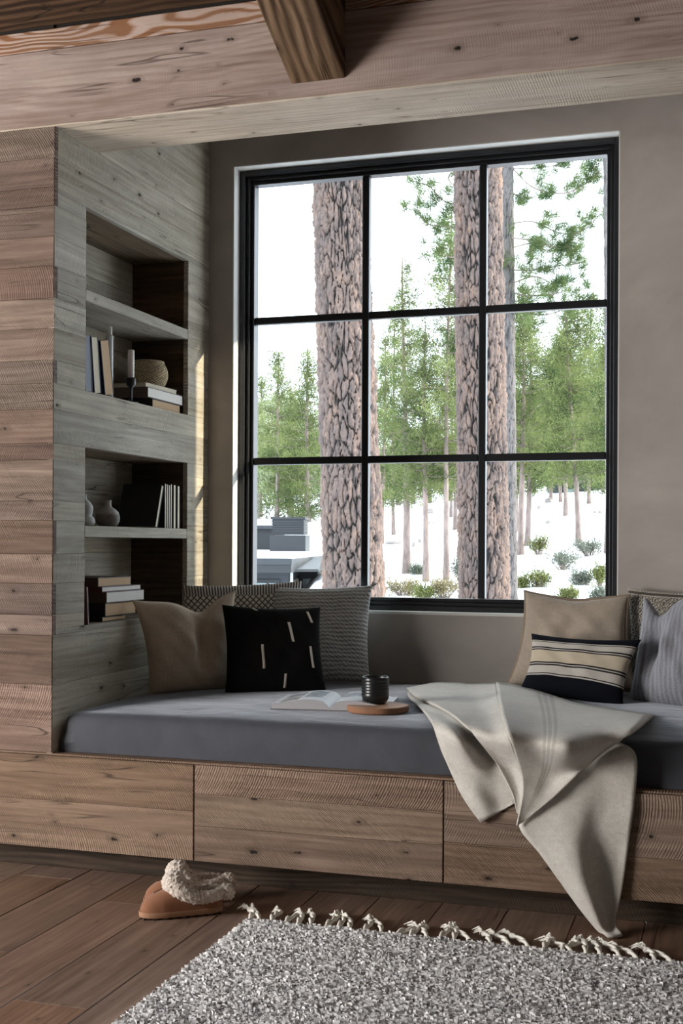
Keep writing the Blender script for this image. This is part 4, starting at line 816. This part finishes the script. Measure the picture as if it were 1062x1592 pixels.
# ------------------------------------------------------------------ slippers
SUEDE = plain('chestnut_suede', (.25, .10, .045), .9, .18, 35, Sheen_Weight=.3); SOLE = plain('brown_rubber_sole', (.34, .18, .10), .8, .15, 60); LUG = plain('dark_rubber_lugs', (.035, .02, .014), .85)
FL = NT('cream_shearling'); fo = FL.tc.outputs['Object']; fn = FL.noise(fo, 130, 4, .7); FLEECE = FL.bsdf(FL.ramp(fn, [(.3, (.50, .40, .32)), (.55, (.76, .67, .59)), (.7, (.85, .79, .72))]), 1., fn, .6, .006, Sheen_Weight=.4)
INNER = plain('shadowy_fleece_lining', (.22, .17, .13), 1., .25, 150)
def slipper(loc, rz, label):
    e = empty('slipper', loc, (0, 0, rz),  label=label, cat='slipper', group='pair of slippers')
    e.scale = (.9, .9, .9); Lx = .262
    def half(x):  # half width along the foot
        q = x/Lx; return .047*max(0., (1-(2*min(q, .5)-1)**4 if q < .25 else 1))**.5*(1-.20*max(0, (q-.35))**1.0) * (max(0, 1-((q-.8)/.2)**2)**.5 if q > .8 else 1)
    xs = [Lx*(.5-.5*math.cos(pi*i/28)) for i in range(29)]
    # sole with a welt, lugs beneath
    out = [(x, -half(x)-.003) for x in xs]+[(x, half(x)+.003) for x in xs[::-1][1:-1]]
    rows = [[(x, y*s, z) for x, y in out] for z, s in ((.006, .97), (.008, 1.), (.018, 1.02), (.0225, 1.01))]
    mb = MB().grid(rows, True); n = len(out); mb.f.append(tuple(range(n))[::-1]); mb.f.append(tuple(3*n+k for k in range(n)))
    smooth_by_angle(mb.build('sole', SOLE, e), 50)
    mb = MB()
    for i in range(9):
        x = .018+.028*i; w = half(x)+.001; mb.box((x-.008, -w, .0), (x+.008, -w+.016, .0065)); mb.box((x-.008, w-.016, 0), (x+.008, w, .0065))
    mb.build('lug', LUG, e)
    # toe box: rounded vault over the front half
    rows = []
    for i in range(22):
        q = i/21; x = .004+.150*q; w = half(max(x, .004))*1.0; h = .062*(math.sin(min(1, q*1.35)*pi/2)**.42)+.012*q
        rows.append([(x, -w*math.cos(pi*k/20)*(1+.04*math.sin(pi*k/20)), .020+h*math.sin(pi*k/20)**.72) for k in range(21)])
    MB().grid(rows).build('toe_box', SUEDE, e, True)
    MB().tube([(.010+.0115*k, 0, .0215+.0625*(math.sin(min(1, (.0115*k+.006)/.150*1.35)*pi/2)**.42)+.012*(.0115*k+.006)/.150) for k in range(3, 8)], .0012, 5).build('toe_seam', COV['brown'], e)
    # low suede side walls and heel counter
    rows = []
    for z, s in ((.021, 1.0), (.034, .99), (.046, .96)):
        rows.append([(x, y*s, z) for x, y in [(q, -half(q)) for q in xs[14:]]+[(q, half(q)) for q in xs[::-1][1:15]]])
    MB().grid(rows).build('side_wall', SUEDE, e, True)
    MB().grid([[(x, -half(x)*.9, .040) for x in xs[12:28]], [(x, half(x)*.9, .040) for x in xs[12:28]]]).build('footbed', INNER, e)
    # shearling collar: a fat fluffy tube round the opening
    path = []
    for k in range(40):
        a = k*2*pi/40; cxx = .178+.076*math.cos(a); yv = (half(min(cxx, .25))*.90+.004)*math.sin(a); zz = .058+.040*max(0, -math.cos(a))**1.3
        path.append(Vector((cxx, yv, zz)))
    path.append(path[0].copy()); rr = [.0185+.011*max(0, -math.cos(k*2*pi/40)) for k in range(41)]
    pp = [Vector(p) for p in crom(np.array(path), 140)]; r2 = crom(np.array(rr), 140)
    mb = MB().tube(pp, list(r2), 30, False); V = np.array(mb.v)
    ctr = np.repeat(np.array(pp), 30, 0); d = V-ctr; d /= np.linalg.norm(d, axis=1)[:, None]
    nn = np.array([abs(mnoise.noise(Vector(p)*95))*.9+.5*mnoise.noise(Vector(p)*230) for p in V]); V = V+d*(nn*.0085-.001)[:, None]; V[:, 2] = np.maximum(V[:, 2], .024)
    mb.v = [tuple(p) for p in V]; mb.build('shearling_collar', FLEECE, e, True)
    # tongue tuft above the instep and the heel tip
    for nm, c, rad in (('tongue_tuft', (.108, 0, .100), (.036, .043, .034)), ('heel_tuft', (.272, 0, .058), (.025, .028, .024))):
        bm = bmesh.new(); bmesh.ops.create_icosphere(bm, subdivisions=5, radius=1)
        for v in bm.verts:
            p = Vector((v.co.x*rad[0], v.co.y*rad[1], v.co.z*rad[2])); v.co = Vector(c)+p+v.co*(abs(mnoise.noise(p*95+Vector(c)))*.008+mnoise.noise(p*230)*.003)
        for f in bm.faces: f.smooth = True
        me = bpy.data.meshes.new(nm); bm.to_mesh(me); bm.free(); link(nm, me, FLEECE, e)
slipper((.462, -.316, 0), .62, 'chestnut suede slipper with cream shearling collar, the nearer of the pair to the rug')
slipper((.420, -.205, 0), .60, 'chestnut suede slipper with shearling collar, the one tucked behind by the bench')

# ------------------------------------------------------------------ outdoors: snow slope
CY, SY = math.cos(.3047), math.sin(.3047)
DB = [0,5,8,12,15,17,19,25,35,50,80,120]; ZB = [-1.2,-1.1,-1.0,-.6,.05,.33,.5,.8,1.45,2.3,3.2,4]
def terr(x, y):
    dx, dy = x-2.0148, y+3.4037; d, l = -dx*SY+dy*CY, dx*CY+dy*SY
    s = np.clip((-.35-l)/1.2, 0, 1); s = s*s*(3-2*s); k = np.clip((34-d)/8, 0, 1)
    return np.interp(d, DB, ZB)+.1*l*np.clip((d-10)/10, 0, 1)-2.2*s*k
t = NT('snow'); so_ = t.tc.outputs['Object']; sn = t.noise(so_, .9, 5, .6)
SNOW = t.bsdf(t.ramp(sn, [(.3, (.78, .81, .86)), (.6, (.86, .87, .89))]), .7, sn, .3, .1)
gx = np.concatenate([np.linspace(-70, -14, 30), np.linspace(-13.5, 8, 90), np.linspace(8.5, 50, 22)]); gy = np.concatenate([np.linspace(1.5, 40, 130), np.linspace(41, 125, 40)])
GX_, GY_ = np.meshgrid(gx, gy); GZ_ = terr(GX_, GY_)
GZ_ = GZ_+np.array([.05*mnoise.noise(Vector((x*.8, y*.8, 0)))+.03*mnoise.noise(Vector((x*2.1, y*2.1, 4))) for x, y in zip(GX_.ravel(), GY_.ravel())]).reshape(GZ_.shape)
tag(MB().grid(np.stack([GX_, GY_, GZ_], -1)).build('ground', SNOW, None, True), kind='structure')

# ------------------------------------------------------------------ pine trunks with plated bark
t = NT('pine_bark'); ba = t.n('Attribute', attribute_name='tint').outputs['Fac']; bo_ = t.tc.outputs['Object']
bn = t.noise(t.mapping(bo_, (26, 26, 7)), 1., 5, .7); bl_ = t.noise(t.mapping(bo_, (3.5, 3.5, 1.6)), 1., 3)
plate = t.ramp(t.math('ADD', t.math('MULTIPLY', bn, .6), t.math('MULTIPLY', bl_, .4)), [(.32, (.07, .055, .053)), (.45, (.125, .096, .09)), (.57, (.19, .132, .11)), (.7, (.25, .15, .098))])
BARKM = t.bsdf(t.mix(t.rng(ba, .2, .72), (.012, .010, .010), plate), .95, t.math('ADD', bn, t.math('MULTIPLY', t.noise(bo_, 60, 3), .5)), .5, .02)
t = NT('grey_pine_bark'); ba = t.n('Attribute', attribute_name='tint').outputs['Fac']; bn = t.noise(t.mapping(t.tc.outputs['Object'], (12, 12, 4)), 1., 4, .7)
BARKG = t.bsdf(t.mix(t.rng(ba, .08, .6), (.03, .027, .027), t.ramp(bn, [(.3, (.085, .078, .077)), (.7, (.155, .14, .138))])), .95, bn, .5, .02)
def bigtrunk(name, p_hi, p_lo, r_hi, r_lo, mat, label, cell=(.046, .20), depth=.042, nu=190, nz=620, zmax=8., seed=1):
    hi, lo = Vector(p_hi), Vector(p_lo); ax = (hi-lo); zb = float(terr(lo.x, lo.y))-.3
    f = lambda z: (z-lo.z)/ax.z
    base = lo+ax*f(zb); top = lo+ax*f(zmax); L = top-base
    zz = np.linspace(0, 1, nz); th = np.arange(nu)*2*pi/nu; T, Zp = np.meshgrid(th, zz)
    r0 = (r_lo+(r_hi-r_lo)*f(zb)); r1 = max(.4*r_hi, r_lo+(r_hi-r_lo)*f(zmax)); Rr = r0+(r1-r0)*Zp; Rr = Rr*(1+.25*np.exp(-Zp*L.length/.35))
    # flaky plates: warped elongated cells in (arc length, height), with a finer set of flakes on them
    C_ = max(6, int(round(2*pi*r_lo/cell[0])))
    fl = np.array([(mnoise.noise(q), mnoise.noise(q*2.7+Vector((9, 1, 4))), mnoise.noise(q*.8+Vector((3, 7, 2)))) for q in
                   (Vector((math.cos(a)*2.6, math.sin(a)*2.6, h*L.length*2.4+seed*9)) for a, h in zip(T.ravel(), Zp.ravel()))]).reshape(*T.shape, 3)
    fr = np.array([mnoise.noise(Vector((math.cos(a)*9, math.sin(a)*9, h*L.length*5+seed)))*.6+mnoise.noise(Vector((math.cos(a)*24, math.sin(a)*24, h*L.length*13+seed)))*.5 for a, h in zip(T.ravel(), Zp.ravel())]).reshape(T.shape)
    rg_ = np.random.RandomState(seed)
    def cells(cu, cw, wa):
        n_ = max(6, int(round(2*pi*r_lo/cu))); u = T/(2*pi)*n_+wa*(.7*fl[..., 0]+.45*fl[..., 1]+.32*fr); w = Zp*L.length/cw+wa*(.7*fl[..., 2]+.3*fl[..., 1]+.2*np.roll(fr, 17, 0))
        J = rg_.rand(n_, int(L.length/cw)+10, 3); iu, iw = np.floor(u).astype(int), np.floor(w).astype(int)
        F1 = np.full(u.shape, 9.); F2 = F1.copy(); ID = np.zeros(u.shape)
        for a in (-1, 0, 1):
            for b in (-1, 0, 1):
                j = J[(iu+a) % n_, np.clip(iw+b+3, 0, J.shape[1]-1)]; d = np.hypot(iu+a+j[..., 0]-u, (iw+b+j[..., 1]-w))
                n1 = d < F1; F2 = np.where(n1, F1, np.minimum(F2, d)); ID = np.where(n1, j[..., 2], ID); F1 = np.where(n1, d, F1)
        return F2-F1, ID
    E1, ID = cells(cell[0], cell[1], .9); E2, ID2 = cells(cell[0]*.5, cell[1]*.28, .7)
    e = np.clip((E1+.05*fl[..., 1])/(.22+.2*fl[..., 2]), 0, 1)**.8; e2 = np.clip(E2/.3, 0, 1)
    hgt = e*(.5+.35*ID)+.38*e*(e2*(.3+1.0*ID2))+.22*fr*(.3+e)
    Rf = Rr+depth*(hgt-.7)
    # local frame
    dirv = L.normalized(); X1 = dirv.cross(Vector((0, 1, 0))).normalized(); Y1 = dirv.cross(X1)
    P = np.array(L)[None, None]*Zp[..., None]+Rf[..., None]*(np.cos(T)[..., None]*np.array(X1)+np.sin(T)[..., None]*np.array(Y1))
    e_ = empty(name, base, label=label, cat='tree')
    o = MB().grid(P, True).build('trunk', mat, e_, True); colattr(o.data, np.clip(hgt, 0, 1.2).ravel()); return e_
TA = bigtrunk('pine_tree', *BIG[0], BARKM, 'thick pink barked pine trunk in the left column of the window, nearest the house', seed=1)
TB = bigtrunk('pine_tree', *BIG[1], BARKM, 'thick pine trunk split by the right vertical window bar, sunlit on its right side', seed=2, cell=(.044, .19), nz=560)
TD = bigtrunk('pine_tree', *BIG[2], BARKG, 'slim grey pine with long needled boughs just right of the sunlit trunk', cell=(.05, .2), depth=.016, nu=70, nz=420, seed=3)
TR_ = bigtrunk('pine_tree', *BIG[3], BARKG, 'pale trunk at the top right corner of the window glass', cell=(.05, .2), depth=.012, nu=60, nz=360, seed=4)
# short snapped branch stubs
STUB = plain('bleached_dead_branch', (.50, .50, .47), .9, .1, 20)
def rel(e, mb, name, mat, smooth=False, kind=None):
    L = e.location; mb.v = [(p[0]-L.x, p[1]-L.y, p[2]-L.z) for p in mb.v]; return tag(mb.build(name, mat, e, smooth), kind=kind)

# ------------------------------------------------------------------ needles
def needle_mat(name, a, b):
    t = NT(name); v = t.n('Attribute', attribute_name='tint').outputs['Fac']; col = t.mix(v, a, b)
    d = t.n('BsdfDiffuse', {'Color': col}); tr = t.n('BsdfTranslucent', {'Color': col}); mx = t.n('MixShader', {0: .4, 1: d.outputs[0], 2: tr.outputs[0]})
    t.t.links.new(mx.outputs[0], t.out.inputs[0]); return t.m
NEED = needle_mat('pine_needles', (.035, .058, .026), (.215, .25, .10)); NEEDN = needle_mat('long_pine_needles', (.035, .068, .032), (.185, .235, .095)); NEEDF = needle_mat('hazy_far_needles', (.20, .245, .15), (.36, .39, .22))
def tufts(centers, axes, rad, nper, ln, wd, rs):
    """needle tufts: thin triangles radiating around each centre, biased along axes"""
    n = len(centers); N = n*nper
    c = np.repeat(centers, nper, 0); a = np.repeat(axes, nper, 0)
    d = rs.normal(0, 1, (N, 3))*.75+a*.9; d /= np.linalg.norm(d, axis=1)[:, None]
    c = c+rs.normal(0, 1, (N, 3))*np.repeat(np.atleast_1d(rad), 1)[0]*.45
    s = np.cross(d, rs.normal(0, 1, (N, 3))); s /= np.linalg.norm(s, axis=1)[:, None]
    l = ln*rs.uniform(.6, 1.2, (N, 1))
    V = np.stack([c-s*wd/2, c+s*wd/2, c+d*l], 1).reshape(-1, 3); F = np.arange(N*3).reshape(-1, 3)
    return V, F
def add_tris(e, name, V, F, mat, tint):
    me = bpy.data.meshes.new(name); me.vertices.add(len(V)); me.vertices.foreach_set('co', V.ravel()); me.loops.add(len(F)*3); me.polygons.add(len(F))
    me.loops.foreach_set('vertex_index', F.ravel().astype(np.int32)); me.polygons.foreach_set('loop_start', np.arange(0, len(F)*3, 3, dtype=np.int32)); me.polygons.foreach_set('loop_total', np.full(len(F), 3, np.int32))
    me.update(); me.validate(); colattr(me, tint); return tag(link(name, me, mat, e), kind='stuff')
POLE = NT('young_pine_bark'); pn = POLE.noise(POLE.mapping(POLE.tc.outputs['Object'], (16, 16, 4)), 1., 4, .7); POLE = POLE.bsdf(POLE.ramp(pn, [(.3, (.12, .09, .083)), (.55, (.24, .185, .17)), (.72, (.32, .24, .20))]), .95, pn, .4, .02)
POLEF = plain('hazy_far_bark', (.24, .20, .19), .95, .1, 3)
def pine(base, r, cb, H, hw, label, group=None, mat=None, pole=None, seed=0, dens=1., lean=0.):
    hw = hw*1.3
    rs = np.random.RandomState(seed+50); e = empty('pine_tree', (base[0], base[1], base[2]-.05), label=label, cat='tree', group=group)
    mb = MB(); kz = np.linspace(0, 1, 12); pts = [(lean*q+.02*math.sin(q*5+seed), .02*math.cos(q*4+seed), q*H) for q in kz]
    mb.tube(pts, [r*(1.25 if q == 0 else 1.05-.85*q) for q in kz], 9); mb.build('trunk', pole or POLE, e, True)
    cent = []; ax = []; tn = []; br = MB(); h = cb*.8 if cb > .25*H else cb; h = h*rs.uniform(.88, 1.08)
    while h < H*.985:
        q = (h-cb*.8)/(H-cb*.8); env = hw*min(1, (1-q)*1.35+.06)*(.65+.35*min(1, q*4+.2))
        for k in range(rs.randint(4, 7)):
            a = rs.rand()*2*pi; R_ = env*rs.uniform(.35, 1.35); up = rs.uniform(-.12, .38)*R_
            tip = np.array([math.cos(a)*R_, math.sin(a)*R_, h+up]); b0 = np.array([0, 0, h-.05*R_])+np.array([lean*h/H, 0, 0])
            br.tube([b0, b0*.5+tip*.5+np.array([0, 0, -.04*R_]), tip], [r*.14, r*.10, r*.04], 4, False)
            bt_ = np.clip(rs.normal(.45, .28), 0, 1)
            m = max(2, int(4*dens*R_/hw)+2)
            for w in np.linspace(.35, 1.05, m): cent.append(b0+(tip-b0)*w+rs.normal(0, .07, 3)*hw); ax.append([math.cos(a)*.6, math.sin(a)*.6, .55]); tn.append(bt_+.12*w)
        h += (H-cb*.8)*rs.uniform(.03, .055)
    br.build('branches', pole or POLE, e); tag(e.children[-1] if False else bpy.data.objects[br and e.children[1].name], kind='stuff')
    cent = np.array(cent); ax = np.array(ax); nper = 18
    V, F = tufts(cent, ax, hw*.22, nper, hw*.20, hw*.022, rs)
    tc = np.array(tn); tint = np.clip(np.repeat(tc, nper)+rs.normal(0, .15, len(cent)*nper), 0, 1)
    add_tris(e, 'needles', V, F, mat or NEED, np.repeat(tint, 3)); return e
LB = ['slender pine with a forked looking bare trunk, leftmost thick pole of the middle column',
 'straight pinkish pine pole in the centre of the middle window column', 'tall pine with the fullest crown in the middle window column, beside the thick trunk',
 'small distant pine pole just right of the thick pink trunk', 'grey pine pole showing right against the thick pink trunk edge',
 'short distant pole nearest the thick sunlit trunk in the middle column', 'thin distant pole between the full crowned pine and the thick sunlit trunk',
 'pine rising behind the dark chimney box of the neighbouring house', 'pine partly hidden by the left edge of the thick pink trunk', 'pine at the far left edge of the window glass', 'short pine in the left column between two taller ones',
 'pink trunked pine just right of the slim grey pine', 'darker pole close beside the pink trunked pine in the right column', 'leaning pink pine in the right window column with shrubs at its foot',
 'dark pole left of the orange lit pine, tallest of a close pair', 'thinner rear pole of the close pair in the right column', 'pine standing uphill to the right of the orange lit pine', 'thin pine along the right edge of the window glass',
 'small pine by the dark outbuilding at the top of the snow', 'pale sunlit far pole near the right edge of the window', 'thin dark pole hidden behind the slim grey pine']
for i, (b, r, cb, H, hw) in enumerate(TREES): pine(b, r, cb, H, hw, LB[i], seed=i, lean=(-.25 if i == 13 else .03*((i*7) % 5-2)), dens=1.15)
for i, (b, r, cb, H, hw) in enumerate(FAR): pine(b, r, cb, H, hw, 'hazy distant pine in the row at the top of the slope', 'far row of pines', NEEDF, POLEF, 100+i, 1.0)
# boughs of the near pines
def boughs(e, lines, seed, ln=.17, rad=.006, step=.038, mat=NEEDN):
    rs = np.random.RandomState(seed); br = MB(); cent = []; ax = []
    for pl in lines:
        G = crom(np.array(pl), 24); Lg = np.linalg.norm(np.diff(G, axis=0), axis=1).sum()
        br.tube([tuple(p) for p in G], list(np.linspace(rad*1.6, rad*.5, 24)), 5, False)
        m = max(4, int(Lg*.8/step))
        for w in np.linspace(.22, 1., m):
            k = w*23; i = min(22, int(k)); p = G[i]+(G[i+1]-G[i])*(k-i); d = (G[min(23, i+2)]-G[max(0, i-2)]); d /= np.linalg.norm(d)
            off = rs.normal(0, 1, 3)*np.array([.12, .12, .085])*(.5+.6*rs.rand()); br.tube([tuple(p), tuple(p+off*.6), tuple(p+off)], [rad*.45, rad*.35, rad*.25], 4, False)
            cent.append(p+off); ax.append(d*.6+np.array([0, 0, .45]))
    rel(e, br, 'branches', STUB if False else POLE, kind='stuff')
    cent = np.array(cent)-np.array(e.location); V, F = tufts(cent, np.array(ax), .05, 60, ln, .0065, rs)
    tint = np.clip(np.repeat(rs.normal(.5, .2, len(cent)), 60)+rs.normal(0, .15, len(cent)*60), 0, 1); add_tris(e, 'needles', V, F, mat, np.repeat(tint, 3))
boughs(TD, BOUGHS[:11], 1); boughs(TB, BOUGHS[11:16], 2); boughs(TA, [], 3) if False else None

# ------------------------------------------------------------------ shrubs and rocks on the snow
SH = [needle_mat('olive_shrub_leaves', (.07, .09, .035), (.25, .265, .10)), needle_mat('grey_green_shrub_leaves', (.08, .095, .075), (.25, .265, .215)), needle_mat('straw_shrub_leaves', (.12, .10, .05), (.34, .29, .165))]
SHL = ['bright green shrub at the foot of the pink trunked pine', 'wide grey green shrub poking from the snow mid slope', 'yellow green shrub low in the right window column', 'small green sprig beside the slim grey pine', 'sparse grey shrub low in the right window column', 'olive shrub at the lower right corner of the glass', 'grey green shrub at the foot of the orange lit pine', 'low green tuft nearest the sill in the right column',
 'brownish shrub at the bottom left of the middle window column', 'straw coloured brush along the bottom of the middle column', 'tall grey green shrub beside the thick sunlit trunk', 'small straw tuft against the thick sunlit trunk', 'dark shrub between two pine poles', 'small grey sprig in the lower right corner of the glass', 'low olive brush at the very bottom of the middle column']
for i, (b, w, h, kind) in enumerate(SHRUBS):
    rs = np.random.RandomState(200+i); e = empty('shrub', b, label=SHL[i], cat='shrub'); n = 26; st = MB(); cent = []
    for k in range(n):
        a = rs.rand()*2*pi; q = rs.rand()**.5; tip = np.array([math.cos(a)*w*q, math.sin(a)*w*q*.8, h*rs.uniform(.45, 1.)])
        st.tube([(tip[0]*.2, tip[1]*.2, -.03), tuple(tip*np.array([.7, .7, .6])), tuple(tip)], [.005, .004, .002], 4, False)
        for z_ in (.6, .8, 1.): cent.append(tip*z_)
    st.build('stems', POLE, e); tag(e.children[0], kind='stuff')
    cent = np.array(cent); V, F = tufts(cent, np.tile([0, 0, .6], (len(cent), 1)), .09, 12, .07, .013, rs); add_tris(e, 'leaves', V, F, SH[kind], np.repeat(np.clip(rs.normal(.5, .25, len(cent)*12), 0, 1), 3))
ROCKM = plain('dark_rock', (.22, .20, .19), .9, .3, 6)
for i, (b, w, h) in enumerate(ROCKS):
    bm = bmesh.new(); bmesh.ops.create_icosphere(bm, subdivisions=2, radius=1)
    for v in bm.verts: v.co = Vector((v.co.x*w, v.co.y*w, v.co.z*h*.8))*(1+.35*mnoise.noise(v.co*1.7+Vector((i*3, 0, 0))))
    me = bpy.data.meshes.new('rock'); bm.to_mesh(me); bm.free(); tag(link('rock', me, ROCKM, None, (b[0], b[1], b[2]+h*.25)), 'dark rock poking through the snow slope', 'rock', 'rocks in the snow')

# ------------------------------------------------------------------ neighbouring house, lower left
DKM = plain('charcoal_metal', (.018, .020, .024), .5, .1, 2); CLAD = plain('blue_grey_cladding', (.030, .034, .042), .6, .12, 3); HGL = plain('house_window_glass', (.20, .25, .27), .08); WHT = plain('pale_post', (.55, .57, .58), .7)
ho = empty('house', (-5.4, 17, -1.9), (0, 0, .24), label='low dark flat roofed house under snow at the lower left of the window', cat='house')
def hb(name, a, b, mat, par=None): 
    return MB().box(a, b).build(name, mat, par or ho)
# local frame: x along the eave, y away from the viewer; z measured from the house base (-1.9)
hb('wall', (-3.2, -2.9, 0), (.33, 4.2, 2.5), CLAD)
hb('wall', (.33, -1.25, 0), (.66, 4.2, 2.48), CLAD)
hb('roof_slab', (-3.4, -3.5, 2.50), (.44, 4.6, 2.70), DKM)
hb('roof_snow', (-3.36, -3.44, 2.70), (.40, 4.6, 2.79), SNOW)
hb('fascia_strip', (-3.4, -3.52, 2.62), (.45, -3.5, 2.71), CLAD)
MB().add([(.42, -2.9, 2.5), (.78, -2.7, 2.5), (.78, .2, 2.5), (.42, .2, 2.5), (.42, -2.86, 2.54), (.77, -2.66, 2.54), (.6, .2, 2.68), (.42, .2, 2.68)], [(3, 2, 1, 0), (0, 1, 5, 4), (1, 2, 6, 5), (2, 3, 7, 6), (4, 5, 6, 7), (3, 0, 4, 7)]).build('canopy', DKM, ho)
hb('post', (.66, -1.42, 0), (.70, -1.38, 2.5), WHT); hb('post', (.36, -2.88, 0), (.40, -2.84, 2.5), WHT)
for x0, x1 in ((-1.5, -.42), (-.30, .20)):
    f = hb('window', (x0, -2.93, .6), (x1, -2.89, 2.38), DKM); hb('pane', (x0+.05, -2.95, .65), (x1-.05, -2.93, 2.33), HGL, f); hb('blind', (x0+.05, -2.957, 1.2), (x0+.32*(x1-x0), -2.951, 2.28), WHT, f)
f = hb('window', (.38, -1.28, .6), (.64, -1.25, 2.4), DKM); hb('pane', (.40, -1.30, .7), (.62, -1.28, 2.35), HGL, f)
ch = hb('chimney', (-.35, .3, 2.79), (.29, 1.2, 3.08), DKM); hb('chimney_vent', (-.31, .34, 3.09), (.25, 1.16, 3.36), CLAD, ch)
for k in range(6): hb('louvre', (-.325, .32, 3.10+.043*k), (.265, 1.18, 3.118+.043*k), DKM, ch)
hb('chimney_cap', (-.34, .31, 3.362), (.28, 1.19, 3.40), DKM, ch)
sd = empty('outbuilding', (-7.75, 22.4, -.2), (0, 0, .24), label='small dark outbuilding behind the snowy house at the left edge of the glass', cat='building')
MB().box((-1.2, 0, -1.), (.12, 1.6, 1.55)).build('wall', DKM, sd); MB().box((-1.3, -.15, 1.55), (.2, 1.8, 1.63)).build('roof', CLAD, sd); MB().box((-1.3, -.15, 1.63), (.2, 1.8, 1.72)).build('roof_snow', SNOW, sd); MB().box((.1, -.1, -1.), (.16, -.04, 1.55)).build('post', POLE, sd)
far_h = empty('outbuilding', (-4.6, 45, 2.7), (0, 0, .2), label='grey shed at the top of the snow slope behind the close pair of poles', cat='building')
MB().box((0, 0, -1.), (4.2, 3, .75)).build('wall', CLAD, far_h); MB().add([(-.3, -.3, .75), (4.5, -.3, .75), (4.5, 3.3, .75), (-.3, 3.3, .75), (-.3, 1.5, 1.35), (4.5, 1.5, 1.35)], [(0, 1, 5, 4), (2, 3, 4, 5), (0, 4, 3), (1, 2, 5), (3, 2, 1, 0)]).build('roof', DKM, far_h)
for x in (.5, 1.6, 2.8): MB().box((x, -.03, -.2), (x+.5, -.01, .5)).build('window', HGL, far_h)
